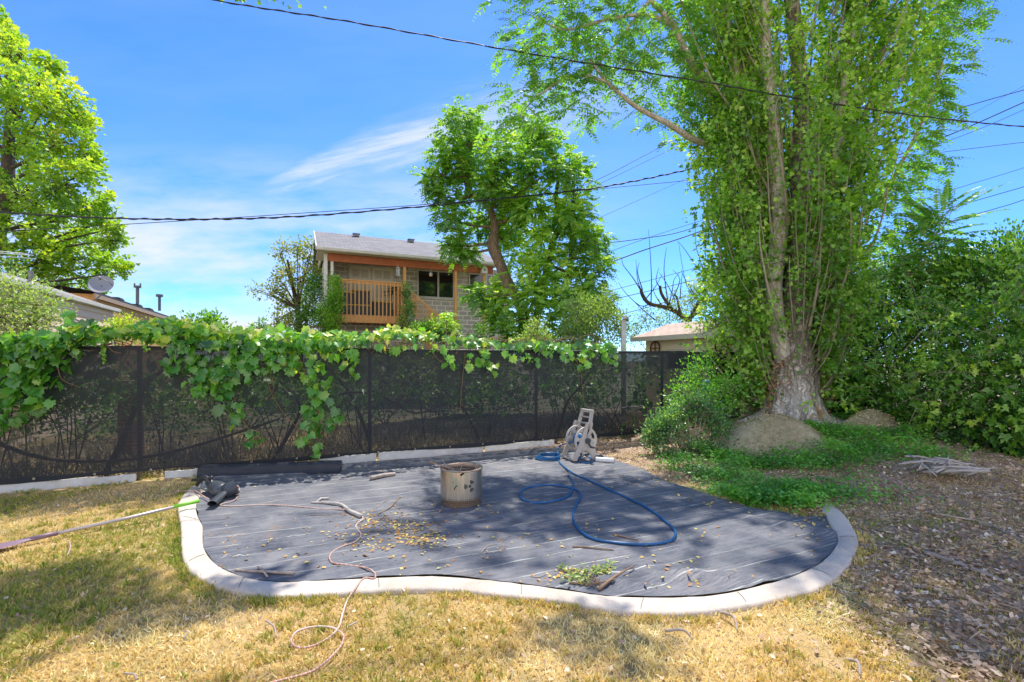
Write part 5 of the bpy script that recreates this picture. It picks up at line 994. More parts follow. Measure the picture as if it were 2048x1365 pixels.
for i, (s_, o_, lb) in enumerate(((-10.5,4.2,'dark thicket behind the far left of the fence'),(-7.6,3.2,'dark thicket behind the second left fence panel'),(-4.6,3.6,'dark thicket behind the panel with the rolled fabric'),(-1.6,3.2,'dark thicket behind the fire pit panel'),(1.3,3.6,'dark thicket behind the hose reel panel'),(4.2,3.4,'dark thicket behind the fence end panel'),(7.2,2.6,'dark thicket behind the poplar trunk'))):
    c = fo+U*s_+V*(o_+1.2); bush('thicket', lb, 'thicket', c, [(c+U*random.uniform(-1.4,1.4)+V*random.uniform(-.5,.5)+Vector((0,0,random.uniform(.3,1.35))), random.uniform(.4,.6), 1) for _ in range(8)], .10, M['hedge'], dens=300, sub=.2, per=14, group='thickets beyond the fence', stems='dtwig', tone=-.05, shell=.2, twr=.004)
n = 26000; s = rng.uniform(S0, S1, n); o_ = .15+rng.random(n)**1.3*3.0; P = np.array([tuple(fo+U*a+V*b) for a, b in zip(s, o_)]); P[:,2] = rng.uniform(0,.03,n); gg = hnz(P, 1.1, 3)
tag(leafmesh('dry_grass', P, unit(np.stack([rng.normal(0,.35,n), rng.normal(0,.35,n), np.ones(n)],1)), rng.normal(size=(n,3)), rng.uniform(.06,.24,n)*(1+gg), .5+.5*gg+rng.normal(0,.2,n), (T_BLADE[0]*np.array([.35,1,1]), T_BLADE[1]), M['straw']), 'tall dry weeds behind the mesh fence', 'grass', None, 'stuff')
for i, (pts, r, lb) in enumerate([
  ([(-20,.62,.35),(60,.40,.3),(150,.27,.35),(270,.26,.3),(380,.36,.35),(480,.55,.3),(560,.72,.35)],.028,'long low vine limb sweeping behind the left mesh panel'),
  ([(210,.05,.3),(240,.45,.35),(262,.8,.4),(285,1.25,.5),(330,1.5,.6)],.045,'thick leaning limb behind the left fence post'),
  ([(640,.95,.4),(700,1.1,.4),(770,1.0,.35),(830,.7,.4),(900,.9,.4),(960,1.2,.5)],.022,'looping dark limb behind the mesh above the fire pit'),
  ([(1110,.0,.3),(1122,.4,.3),(1135,.8,.35),(1160,1.1,.4),(1180,1.4,.4)],.04,'bent trunk behind the mesh at the hose reel'),
  ([(540,.0,.4),(580,.5,.4),(600,.9,.5),(560,1.3,.5)],.03,'dark stem behind the mesh left of the long vine'),
  ([(740,.2,.6),(720,.7,.5),(690,1.2,.5),(640,1.6,.6)],.035,'slanting stem behind the mesh left of the fire pit'),
  ([(960,.1,.5),(930,.7,.5),(880,1.2,.5),(900,1.7,.6)],.03,'slanting stem behind the mesh right of the fire pit')]):
    stick('vine_limb', [FB(*p) for p in pts], r, r*.6, M['dtwig'], lb, 'limbs behind the mesh fence', 'limb')
stick('garden_hose_pipe', [FB(1150,.8,.3), FB(1200,.66,.3), FB(1260,.62,.3), FB(1310,.66,.3)], .012, .012, M['pvc'], 'sagging pale pipe behind the mesh at the fence end', None, 'pipe')
stick('cut_pole', [FB(1190,.62,1.6), FB(1240,.95,1.6)], .016, .016, M['wood'], 'slanted pale pole behind the mesh at the fence end', None, 'pole')
# rusty red post and pale boards behind
mb = MB(); t = thing('brick_pillar', 'reddish brick pillar seen dimly behind the left mesh panel', 'pillar', FB(262,0,1.9)); c = FB(262,0,1.9); mb.box(c.x-.12,c.x+.12,c.y-.12,c.y+.12,0,1.25); mb.box(c.x-.14,c.x+.14,c.y-.14,c.y+.14,1.25,1.3)
mb.build('pillar_shaft', brickmat('red_brick', (.3,.1,.06), (.36,.14,.09), (.3,.27,.24), .2, .07, .01, .4), t)
# ------------------------------------------------------------------ grape vine
gv_ = thing('grape_vine', 'grape vine with broad lobed leaves sprawling over the fence top', 'vine', fo+U*(-3)+Vector((0,0,1.83)))
L = Leaves(); st = MB()
def gleaf(px, py, off, tone, size, hang=True):
    Y = fenceY(px, off); P = np.array([tuple(at(px, py, Y))]); 
    D = np.array([[random.gauss(0,.55), -.35+random.gauss(0,.3), (-.9 if hang else -.3)+random.gauss(0,.45)]]); N = np.array([[random.gauss(.0,.4), -.65+random.gauss(0,.35), .75+random.gauss(0,.35)]])
    L.add(P, D, N, size, np.array([tone]))
def cluster(px, py, rx, ry, n, tone=.32, off0=-.32, off1=-.08, size=.138, sd=.13):
    for _ in range(n):
        a = random.uniform(0,6.283); r = random.random()**.55; gleaf(px+math.cos(a)*r*rx, py+math.sin(a)*r*ry, random.uniform(off0,off1), tone+random.gauss(0,sd), size*random.uniform(.55,1.2))
# crest along the fence top
crest = [(-60,665,716),(0,668,716),(60,664,712),(110,668,708),(150,640,695),(200,662,680),(250,655,680),(300,640,684),(340,634,698),(400,636,702),(450,648,702),(500,654,702),(560,656,700),(620,658,700),(680,660,696),(740,656,692),(790,650,686),(850,658,688),(900,668,692),(950,668,698),(1000,676,700),(1060,682,700),(1110,680,700),(1170,678,702),(1230,688,708)]
for (p0,t0,b0),(p1,t1,b1) in zip(crest[:-1], crest[1:]):
    dens = .046 if p0 < 400 else .034
    area = (p1-p0)*((b0-t0)+(b1-t1))/2; n = int(area*dens)
    for _ in range(n):
        k = random.random(); px = p0+(p1-p0)*k; tp = t0+(t1-t0)*k; bt_ = b0+(b1-b0)*k; w = random.random()**.8; tp2 = tp+14; py = tp2+(bt_-tp2)*w+random.gauss(0,3)
        py -= 9; off = random.uniform(-.3,.45) if py < 682 else random.uniform(-.34,-.1)
        if p0 >= 720 and py > 676 and random.random() < .45*(math.sin(px*.045)+.9): continue
        yel = .16 if px > 400 else .05
        gleaf(px, py, off, .30+yel*1.5*(1-w)+random.gauss(0,.22)+(.1 if py < 680 else -.06), .12*random.uniform(.5,1.25), py > 682)
TL = [(40,720,60,40,90,.30),(60,770,60,55,95,.28),(20,800,45,45,60,.26),(60,730,80,30,50,.32),(8,850,16,22,12,.22),(110,690,50,30,45,.32),(150,650,45,28,40,.22),(370,720,45,30,50,.32),(410,750,45,35,55,.28),(440,790,26,26,22,.26),(455,735,60,35,70,.32),(510,720,50,25,50,.36),(560,705,45,18,35,.42),(470,810,16,12,8,.3),(480,840,14,20,12,.28),(505,875,22,16,14,.22),(525,885,14,12,6,.2),(610,730,45,25,45,.40),(640,760,30,25,24,.36),(632,790,16,16,10,.32),(640,830,40,38,52,.27),(625,870,26,26,22,.27),(665,840,22,22,14,.25),(625,905,10,10,4,.27),(634,935,13,13,7,.3),(690,715,30,22,20,.45),(712,740,14,12,7,.42),(660,700,50,12,30,.46),(885,705,25,16,16,.48),(905,725,14,10,6,.45),(955,715,30,20,28,.45),(990,735,14,12,7,.45),(1040,705,30,14,14,.48),(1068,722,10,14,5,.42),(1140,705,28,20,24,.46),(1165,728,10,12,4,.42),(1180,712,22,18,20,.44),(1225,712,20,20,18,.44),(1235,738,6,9,3,.4),(1110,700,30,14,12,.46),(800,690,50,8,14,.5)]
for px, py, rx, ry, n, tone in TL: cluster(px, py, rx, ry, int(n*.62), tone)
for _ in range(620):
    gleaf(random.uniform(-40,1330), random.uniform(698,800)+40*random.random()**3, random.uniform(.06,.4), .2+random.gauss(0,.1), .13*random.uniform(.6,1.2))
for px, y0, y1 in ((208,690,725),(292,690,702),(540,700,745),(1060,712,726)):
    for k in range(int((y1-y0)*1.0)):
        gleaf(px+random.gauss(0,3), y0+k+random.gauss(0,1), -.15, .55, .035)
stems = [[(100,700,-.15),(115,735,-.2),(125,760,-.2),(160,775,-.14)],[(440,740,-.2),(470,800,-.2),(485,840,-.2),(520,890,-.2)],[(520,720,-.15),(545,790,-.1),(570,830,-.1),(600,860,-.15)],[(600,720,-.2),(625,790,-.2),(640,840,-.22),(625,890,-.2),(640,945,-.22)],[(1140,700,-.12),(1160,740,-.12),(1165,780,-.12),(1168,800,-.12)],[(930,705,-.12),(925,760,-.12),(920,820,-.12)],[(520,700,-.12),(548,770,-.12),(532,800,-.12)],[(860,700,-.12),(875,718,-.12),(890,730,-.12)]]
for s_ in stems: q = spline([at(p[0], p[1], fenceY(p[0], p[2])) for p in s_], 5); st.tube(q, [.005]*len(q), 5, False)
for k in range(220):
    px = random.uniform(-40,1230); p = at(px, random.uniform(672,704), fenceY(px, random.uniform(-.2,.3))); px2 = px+random.uniform(-60,60); p2 = at(px2, random.uniform(668,712), fenceY(px2, random.uniform(-.2,.2)))
    st.tube([p, p.lerp(p2,.5)+Vector((0,0,random.uniform(-.06,.06))), p2], .005, 4, False)
st.build('stems', M['stem'], gv_, smooth=True); L.build('leaves', T_GRAPE, M['grape'], gv_)
# ------------------------------------------------------------------ block house
H0 = Vector((-7.0, 17.3, 0)); HZ = 5.70
house = thing('block_house', 'grey concrete block house with shingle roof and raised wooden porch', 'house', H0, TH)
HL = 7.1
def hb(nm, m, *boxes, parent=None, bevel=0):
    mb = MB()
    for b in boxes: mb.box(*b)
    return mb.build(nm, M[m] if isinstance(m, str) else m, parent or house, local=True, bevel=bevel)
WY = 2.0
hb('wall', 'block', (.30, HL+1.3, WY, WY+5, -.5, HZ+.15))
hb('side_wall', 'soffit', (.22,.295, .5, WY+5, 3.2, HZ+.05))
mb = MB(); mb.v = [(-.1,-.02,HZ+.06),(HL,-.02,HZ+.06),(HL,3.0,HZ+1.36),(-.1,3.0,HZ+1.36),(-.1,-.02,HZ),(HL,-.02,HZ),(HL,3.0,HZ+1.29),(-.1,3.0,HZ+1.29),(-.1,6.0,HZ+.06),(HL,6.0,HZ+.06),(-.1,6.0,HZ),(HL,6.0,HZ)]
mb.f = [(0,1,2,3),(4,7,6,5),(0,4,5,1),(1,5,6,2),(0,3,7,4),(3,2,9,8),(7,10,11,6),(8,9,11,10)]; roof = mb.build('roof', M['shingle'], house, local=True)
for x in (1.55, 3.9, 6.1):
    mb = MB(); M_ = Matrix.Translation((x, 2.7, HZ+1.24))@Matrix.Rotation(.0,4,'X'); mb.box(-.11,.11,-.1,.1,-.02,.08,M_); mb.box(-.15,.15,-.13,.13,.08,.11,M_); mb.build('roof_vent', M['grey_m'], house, local=True)
hb('gutter', 'gutter', (-.12, HL+.02, -.12, -.025, HZ-.07, HZ+.05), bevel=.02)
hb('soffit', 'soffit', (-.08, HL-.02, 0, WY, HZ-.06, HZ-.02))
mb = MB(); mb.prism([(0,HZ-.0),(0,HZ+.0)]+[(3.0,HZ+1.30),(6.0,HZ),(5.5,HZ-.02)], 0, .05, Matrix(((0,1,0,.10),(1,0,0,0),(0,0,1,-.02),(0,0,0,1)))); mb.build('gable', M['soffit'], house, local=True, fixn=True)
mb = MB(); mb.bar((-.12,-.04,HZ+.0),(-.12,3.0,HZ+1.3),.03,.16); mb.build('rake_board', M['white'], house, local=True)
hb('porch_beam', 'beam', (.30, HL-.15, .38, .52, HZ-.36, HZ-.075), bevel=.008)
def px2u(px, off):   # local x for a pixel column at local depth off
    k = (px-HX)/F; p0 = H0+V*off; # p0.x + u*U.x = k*(p0.y+u*U.y)
    return (k*p0.y-p0.x)/(U.x-k*U.y)
def pxz(px, py, off):
    u = px2u(px, off); p = H0+V*off+U*u; return CAMZ-(py-HY)/F*p.y
pz = HZ-.36
for px, nm, mm, w in ((664,'downspout_post','white',.10),(809,'porch_post','cedar',.11),(911,'porch_post','cedar',.11),(968,'porch_post','cedar',.11)):
    u = px2u(px,.45); hb(nm, mm, (u-w/2,u+w/2,.4,.4+w,-.3,pz), bevel=.006)
u = px2u(640,.45); hb('corner_trim', 'white', (.16,.28,.40,.52,2.5,HZ-.1))
# doors
DZ0 = 3.39; dzt = 5.52
ul, ur = px2u(698,WY), px2u(786,WY); um = (ul+ur)/2
fr = hb('door_frame', 'frame_w', (ul-.06,ur+.06,WY-.04,WY-.004,DZ0,dzt+.07))
for a, b in ((ul+.01,um-.02),(um+.02,ur-.01)):
    d_ = hb('door', 'door', (a,b,WY-.07,WY-.042,DZ0,dzt), parent=house); w = b-a
    for (z0,z1) in ((dzt-.45,dzt-.12),(dzt-1.25,dzt-.55),(DZ0+.2,dzt-1.35)):
        for (x0,x1) in ((.14,.45),(.55,.86)): hb('door_panel', simple('door_panel_paint', (.58,.55,.46), None, 3, .5, 0) if 'dp' not in M else M['dp'], (a+w*x0,a+w*x1,WY-.085,WY-.072,z0,z1), parent=d_, bevel=.006)
def window(pl, pr, pt, pb, splits):
    a, b = px2u(pl,WY), px2u(pr,WY); z1 = pxz((pl+pr)/2,pt,WY); z0 = pxz((pl+pr)/2,pb,WY)
    w = hb('window', 'frame_w', (a,b,WY-.05,WY-.003,z0,z0+.06),(a,b,WY-.05,WY-.003,z1-.06,z1),(a,a+.06,WY-.048,WY-.004,z0,z1),(b-.06,b,WY-.048,WY-.004,z0,z1),*[(a+(b-a)*s-.04,a+(b-a)*s+.04,WY-.055,WY-.005,z0,z1) for s in splits])
    hb('pane', 'glass', (a+.03,b-.03,WY-.02,WY-.002,z0+.03,z1-.03), parent=w); hb('sill', 'frame_w', (a-.05,b+.05,WY-.09,WY-.0025,z0-.06,z0-.002), parent=w)
window(834,908,542,597,[.56]); window(937,1006,549,602,[.5])
# deck
ra, rb = px2u(677,.3), px2u(803,.3); RZ = pxz(740,562,.3); DK = 3.36
deck = hb('deck_floor', 'cedar', (ra-.1,rb+.1,.32,WY-.01,DK-.04,DK)); 
hb('rim_joist', 'cedar', (ra-.05,rb+.08,.28,.318,DK-.30,DK-.045))
mb = MB()
for k in range(8): x = ra+(rb-ra)*(k+.3)/8; mb.box(x,x+.05,.33,WY-.02,DK-.28,DK-.042)
mb.build('joists', M['beam'], house, local=True)
rl = hb('railing', 'cedar', (ra-.04,rb+.06,.22,.34,RZ-.04,RZ), (ra-.02,rb+.04,.262,.30,RZ-.15,RZ-.042))
nb_ = 17
for k in range(nb_): x = ra+(rb-ra)*k/(nb_-1); hb('baluster', 'cedar', (x-.02,x+.02,.225,.26,DK-.26,RZ-.045), parent=rl)
hb('railing_end', 'cedar', (rb+.0,rb+.06,.36,WY-.1,RZ-.04,RZ),(rb+.0,rb+.06,.36,WY-.1,DK+.08,DK+.12),(ra-.06,ra,.36,WY-.1,RZ-.04,RZ), *[(rb+.01,rb+.05,.5+.13*k,.54+.13*k,DK+.12,RZ-.04) for k in range(11)])
# stairs to the right
su = px2u(824,.4); sv = px2u(876,.4); zt, zb = pxz(824,584,.4), pxz(880,632,.4)
sl = hb('stairs', 'cedar', *[(rb+.15+.25*k, rb+.42+.25*k, .45, 1.4, DK-.2*(k+1)-.04, DK-.2*(k+1)) for k in range(12)])
mb = MB(); mb.bar((px2u(822,.4),.4,zt),(sv,.4,zb),.05,.09); mb.bar((rb+.1,.43,DK-.25),(rb+3.1,.43,DK-.25-2.4),.04,.26); mb.build('stair_rail', M['cedar'], house, local=True)
mb = MB()
for k in range(12): f_ = (k+.5)/12; x = px2u(822,.4)+(sv-px2u(822,.4))*f_; z = zt+(zb-zt)*f_; mb.box(x-.02,x+.02,.36,.395,z-.85,z-.04)
mb.build('stair_balusters', M['cedar'], house, local=True)
def hw(x, y, z): return H0+U*x+V*y+Vector((0,0,z))
# things on the porch
for k, (px, w, z1, lb) in enumerate(((692,.5,.85,'leftmost black storage tote with yellow bands behind the porch railing'),(722,.62,.95,'tall black storage tote with yellow bands left of the porch door gap'),(765,.75,.55,'low wide black storage tote with yellow lid at the right of the porch'))):
    u = px2u(px,.75); t = thing('storage_tote', lb, 'storage box', hw(u,.75,DK), TH, 'storage totes on the porch')
    mb = MB(); mb.box(-w/2,w/2,-.2,.2,.0,z1); mb.build('tub', M['black'], t, local=True, bevel=.02)
    for z in ((.38,.42),(z1,z1+.04)) if z1 > .6 else ((z1,z1+.04),): mb = MB(); mb.box(-w/2-.02,w/2+.02,-.22,.22,z[0],z[1]); mb.build('lid', M['yellow'], t, local=True)
u = px2u(782,.9); t = thing('potted_palm', 'dark palm plant standing on the porch behind the railing', 'plant', hw(u,.9,DK), TH); mb = MB(); mb.lathe([(.12,0),(.16,.3),(.17,.3),(.14,.28)], 16, None); mb.v = [tuple(Matrix.Rotation(0,3,'Z')@Vector(v)) for v in mb.v]; mb.build('pot', M['beam'], t, local=True, smooth=True)
L = Leaves()
for k in range(26): a = random.uniform(0,6.28); frond(L, hw(u,.9,DK+1.05+random.uniform(-.2,.35)), Vector((math.cos(a), math.sin(a), .5)), .55, 8, .11, .05, .9)
o = L.build('fronds', T_NARROW, M['hedge']); o.parent = t; o.matrix_parent_inverse = (Matrix.Translation(hw(u,.9,DK))@Matrix.Rotation(TH,4,'Z')).inverted()
mb = MB(); mb.tube([(0,0,.25),(0,0,1.2)],.03,6); mb.build('stem', M['dtwig'], t, local=True)
u = px2u(795,.42); t = thing('wind_chime', 'white wind chime hanging from the porch beam beside the post', 'wind chime', hw(u,.30,HZ-.7)); mb = MB()
for k in range(5): a = k*1.256; mb.tube([hw(u,.30,HZ-.7)+Vector((math.cos(a)*.05,math.sin(a)*.05,-.05)), hw(u,.30,HZ-.7)+Vector((math.cos(a)*.05,math.sin(a)*.05,.25))],.012,6)
mb.build('chime_tubes', M['pvc'], t); mb = MB(); mb.tube([hw(u,.30,HZ-.43), hw(u,.30,HZ-.41)],.07,12); mb.tube([hw(u,.30,HZ-.42), hw(u,.30,HZ-.30)],.006,5); mb.build('chime_cap', M['white'], t)
u = px2u(860,.42); t = thing('bird_feeder', 'small orange and white feeder hanging from the porch beam above the window', 'bird feeder', hw(u,.3,HZ-.6)); mb = MB(); mb.lathe([(.0,.12),(.09,.06),(.06,.05),(.06,0)], 12, Matrix.Translation(hw(u,.3,HZ-.62))); mb.tube([hw(u,.3,HZ-.5), hw(u,.3,HZ-.36)],.005,4); mb.build('feeder_top', M['white'], t); mb = MB(); mb.lathe([(.06,0),(.07,-.05),(.0,-.06)], 12, Matrix.Translation(hw(u,.3,HZ-.62))); mb.build('feeder_tray', M['cedar'], t)
u = px2u(968,.3); c = hw(u,.3,pxz(968,541,.3)); t = thing('birdhouse', 'white birdhouse with peaked roof on the right porch post', 'birdhouse', c, TH); mb = MB(); mb.box(-.13,.13,-.1,.08,-.14,.08); mb.prism([(-.13,.08),(.13,.08),(0,.2)], -.1, .08); mb.build('box', M['white'], t, local=True); mb = MB(); mb.bar((-.18,-.01,.05),(0.01,-.01,.22),.22,.02,up=(.7,0,.7)); mb.bar((.18,-.01,.05),(-.01,-.01,.22),.22,.02,up=(-.7,0,.7)); mb.build('roof', M['beam'], t, local=True); mb = MB(); mb.add([(math.cos(k*math.pi/6)*.035,-.103,math.sin(k*math.pi/6)*.035) for k in range(12)],[tuple(range(12))]); mb.build('hole', M['hole'], t, local=True)
# basketball hoop-ish orange rim left of the house
c = at(632,655,16.8); t = thing('hoop_rim', 'small orange basketball hoop rim at the left foot of the block house', 'hoop', c); mb = MB(); mb.tube([c+Vector((math.cos(k*math.pi/10)*.23, math.sin(k*math.pi/10)*.23, 0)) for k in range(21)], .012, 6, False); mb.build('rim', M['rust'], t); mb = MB()
for k in range(10): a = k*math.pi/5; mb.tube([c+Vector((math.cos(a)*.22, math.sin(a)*.22,0)), c+Vector((math.cos(a+.3)*.13, math.sin(a+.3)*.13,-.3))], .006, 4)
mb.build('net', M['pvc'], t); mb = MB(); mb.tube([c+Vector((0,.25,-2.1)), c+Vector((0,.25,.05))], .035, 8); mb.build('pole', M['grey_m'], t)
# ------------------------------------------------------------------ peach house at left
E1 = Vector((-11.6,14.0,0)); EH = 3.11; ph = thing('peach_house', 'low house with peach lap siding and pale shingle roof at far left', 'house', E1, TH)
# local: x = along U (right), y = along V (away). eave runs along -y from far end (0,0)
LN = 9.0
def lap(mb, x, y0, y1, z0, z1, dx=1, h=.17):
    z = z0
    while z < z1:
        zz = min(z+h, z1); mb.add([(x+.022*dx,y0,z),(x+.022*dx,y1,z),(x,y1,zz),(x,y0,zz),(x,y0,z),(x,y1,z)], [(0,1,2,3),(4,5,1,0)]); z = zz
mb = MB(); mb.box(-6,-.065,-LN,-.3,-.2,EH+.0); lap(mb, -.06, -LN, -.3, 0, EH-.02); mb.build('wall', M['siding'], ph, local=True)
mb = MB(); mb.box(-.2,-.03,-.36,-.27,0,EH-.06); mb.build('corner_trim', M['white'], ph, local=True)
mb = MB(); r1 = 1.35; mb.v = [(0,0,EH+.02),(0,-LN,EH+.02),(-3.2,-LN,EH+r1),(-3.2,0,EH+r1),(0,0,EH-.05),(0,-LN,EH-.05),(-3.2,-LN,EH+r1-.07),(-3.2,0,EH+r1-.07),(-6.4,0,EH),(-6.4,-LN,EH)]
# ridge end set back from the eave end (hip)
mb.v[3] = (-1.6,-.9,EH+.62); mb.v[2] = (-1.6,-LN,EH+.62); mb.v[7] = (-1.6,-.9,EH+.55); mb.v[6] = (-1.6,-LN,EH+.55); mb.v[8] = (-4,0,EH); mb.v[9] = (-4,-LN,EH)
mb.f = [(0,3,2,1),(4,5,6,7),(0,1,5,4),(3,8,9,2),(0,4,8),(0,8,3)]; mb.build('roof', M['shingle_l'], ph, local=True)
mb = MB(); mb.box(.003,.055,-LN,.02,EH-.08,EH+.025); mb.build('gutter', M['gutter'], ph, local=True, bevel=.015); mb = MB(); mb.box(-.036,-.01,-LN,-.02,EH-.09,EH-.06); mb.build('soffit', M['soffit'], ph, local=True)
def phw(x, y, z): return E1+U*x+V*y+Vector((0,0,z))
p = at(64,566,11); mb = MB(); vy = -3.6; mb.tube([(-.35,-4.1,EH+.05),(-.35,-4.1,EH+.42)],.045,12); mb.lathe([(.12,-.02),(.05,.06)],12,Matrix.Translation((-.35,-4.1,EH+.15))); mb.build('vent_pipe', M['grey_m'], ph, local=True)
mb = MB(); mb.box(-.035,.02,-3.2,-3.05,2.1,2.75); mb.build('meter_box', M['grey_m'], ph, local=True); mb = MB(); mb.tube([(-.01,-2.9,2.6),(-.01,-2.3,2.55),(-.01,-2.25,2.2)],.02,6); mb.build('conduit', M['grey_m'], ph, local=True)
# dish
dc = at(203,571,13.2); ds = thing('satellite_dish', 'grey satellite dish on the eave of the peach house', 'satellite dish', at(188,602,13.2)); R_ = Matrix.Translation(dc)@Matrix.Rotation(math.radians(158),4,'Z')@Matrix.Rotation(math.radians(68),4,'X')
R_ = Matrix.Translation(dc)@Vector((.35,-.8,.45)).to_track_quat('Z','X').to_matrix().to_4x4()
mb = MB(); mb.lathe([(.0,-.005),(.1,.0),(.2,.02),(.27,.045),(.29,.055),(.27,.035),(.2,.008),(.1,-.012),(.0,-.018)], 32, R_); mb.build('reflector', M['dish'], ds, smooth=True)
mb = MB(); mb.tube([dc+Vector((-.0,-.02,-.02)), at(203,590,13.3), at(188,602,13.25)], .022, 8); mb.build('mount_arm', M['grey_m'], ds, smooth=True)
mb = MB(); fdp = R_@Vector((.0,-.0,.32)); mb.tube([R_@Vector((0,-.25,.04)), R_@Vector((0,-.2,.2)), R_@Vector((0,-.05,.34))], .012, 6); mb.tube([R_@Vector((0,-.05,.30)), R_@Vector((0,-.05,.38))], .035, 10); mb.build('feed_horn', M['grey_m'], ds, smooth=True)
# antenna bars
c = at(30,515,9.5); an = thing('roof_antenna', 'white rod antenna above the roof at the left edge', 'antenna', c); mb = MB()
for (a, b) in (((-10,502),(55,508)),((-10,506),(68,511)),((-10,512),(72,518))): mb.tube([at(a[0],a[1],10.2), at(b[0],b[1],10.6)], .008, 5)
mb.tube([at(-6,500,10.2), at(-6,560,10.2)], .02, 6); mb.build('rods', M['pvc'], an)
# ------------------------------------------------------------------ plywood building
k_ = -.715; E2 = Vector(((345-HX)/F*24, 24, 0)); E2H = CAMZ+85/950*24
pw = thing('plywood_building', 'unfinished building with orange plywood wall and dark roof behind the dish', 'building', E2, TH); LN2 = 9.6
mb = MB(); mb.box(-5,-.09,-LN2,-.1,0,E2H-.05); mb.build('wall', M['osb'], pw, local=True)
mb = MB(); mb.v = [(0,0,E2H),(0,-LN2-.3,E2H),(-2.5,-LN2-.3,E2H+.42),(-2.5,0,E2H+.42),(0,0,E2H-.05),(0,-LN2-.3,E2H-.05)]; mb.f = [(0,3,2,1),(0,1,5,4)]; mb.build('roof', M['dkroof'], pw, local=True)
mb = MB(); mb.box(-.06,-.005,-LN2-.3,0,E2H-.2,E2H-.052); mb.build('fascia', simple('tan_fascia', (.46,.33,.22), None, 5, .7, 0), pw, local=True); mb = MB(); mb.box(-.085,-.062,-LN2,0,E2H-.19,E2H-.16); mb.build('soffit', M['osb'], pw, local=True)
for (px, y0, y1, cap) in ((275,572,608,1),(319,592,622,0)):
    Y = 19.3 if cap else 22; a = at(px,y1,Y); b = at(px,y0,Y); mb = MB(); mb.tube([a,b],.06,10)
    if cap: mb.tube([b+Vector((0,0,-.08)),b+Vector((0,0,.0))],.13,10); mb.tube([b+Vector((-.12,0,0)),b+Vector((-.12,0,.1))],.03,6); mb.tube([b+Vector((.12,0,0)),b+Vector((.12,0,.1))],.03,6)
    else: mb.tube([b+Vector((0,0,-.05)),b+Vector((0,0,.06))],.14,12)
    o = mb.build('flue_pipe', M['grey_m'], None, smooth=False); o.parent = pw; o.matrix_parent_inverse = (Matrix.Translation(E2)@Matrix.Rotation(TH,4,'Z')).inverted()
for (yy) in (-6.0,-3.6,-1.9): mb = MB(); mb.box(-.8,-.4,yy-.3,yy+.3,E2H+.08,E2H+.24); mb.build('roof_vent', M['dkroof'], pw, local=True, bevel=.04)
# ------------------------------------------------------------------ cream shed
E3 = Vector(((1262-HX)/F*14.2, 14.2, 0)); E3H = CAMZ+44/950*14.2
sh = thing('cream_shed', 'small cream shed with tan shingle roof beyond the fence', 'shed', E3, TH); LN3 = 3.9
mb = MB(); mb.box(.32,2.6,-LN3+.2,-.3,0,E3H+.02); lap(mb, .315, -LN3+.2, -.3, 0, E3H-.03, -1, .16); mb.build('wall', M['siding_c'], sh, local=True)
mb = MB(); mb.v = [(0,0,E3H),(0,-LN3,E3H),(1.45,-LN3,E3H+.46),(1.45,0,E3H+.46),(0,0,E3H-.05),(0,-LN3,E3H-.05),(2.9,0,E3H),(2.9,-LN3,E3H)]; mb.f = [(0,1,2,3),(0,4,5,1),(3,2,7,6),(4,0,3,6),(5,7,2,1)]; mb.build('roof', M['shingle_t'], sh, local=True)
mb = MB(); mb.box(-.03,-.004,-LN3,0,E3H-.12,E3H+.005); mb.build('fascia', M['gutter'], sh, local=True)
w0, w1 = -2.15, -1.2; mb = MB(); mb.box(.27,.312,w0,w1,E3H-.42,E3H-.37); mb.box(.27,.312,w0,w0+.06,E3H-.9,E3H-.37); mb.box(.27,.312,w1-.06,w1,E3H-.9,E3H-.37); wn = mb.build('window', M['frame_w'], sh, local=True); mb = MB(); mb.box(.29,.30,w0+.05,w1-.05,E3H-.9,E3H-.4); mb.build('pane', M['glass'], wn, local=True)
def orn(y, z, lb, cc):
    c = E3+U*.26+V*y+Vector((0,0,z)); t = thing('iron_ornament', lb, 'wall ornament', c, TH, 'iron ornaments on the shed'); mb = MB()
    mb.tube([(0,math.cos(a)*.19,math.sin(a)*.19) for a in [i*math.pi/12 for i in range(25)]], .022, 6, False); mb.build('ring', M['rust'], t, local=True); mb = MB()
    mb.tube([(0,0,-.25),(0,0,.18)],.018,6); mb.tube([(0,-.18,0),(0,.18,0)],.014,6); mb.tube([(0,-.24,-.14),(0,.24,-.14)],.02,6); mb.build('spokes', M['rust'], t, local=True)
orn(-.75, E3H-.33, 'rusty wheel ornament at the left end of the shed wall', 0); orn(-3.1, E3H-.33, 'rusty wheel ornament at the right end of the shed wall', 0)
# clothesline post
c = at(1247,760,11.2); t = thing('clothesline_post', 'weathered white T shaped post behind the fence', 'post', Vector((c.x,c.y,0))); mb = MB(); mb.box(c.x-.05,c.x+.05,c.y-.05,c.y+.05,0,at(1247,640,11.2).z); mb.build('upright', M['wboard'], t, bevel=.006)
z = at(1247,637,11.2).z; mb = MB(); mb.bar(Vector((c.x-.04,c.y-.3,z)), Vector((c.x+.2,c.y+.5,z)), .09, .07); mb.build('crossarm', M['greywood'], t)
# blue bucket by the bushes
c = A(1412,775,9.7); t = thing('blue_tarp_bundle', 'small blue bundle half hidden in the shrubs left of the trunk', 'tarp', c); mb = MB(); mb.lathe([(.0,.16),(.06,.14),(.09,.05),(.10,-.05),(.07,-.14),(.0,-.16)], 14, Matrix.Translation(c)); 
mb.v = [(x+.02*mnoise.noise(Vector((x*20,y*20,z*20))), y, z) for x,y,z in mb.v]; mb.build('folded_sheet', M['blue'], t, smooth=True)
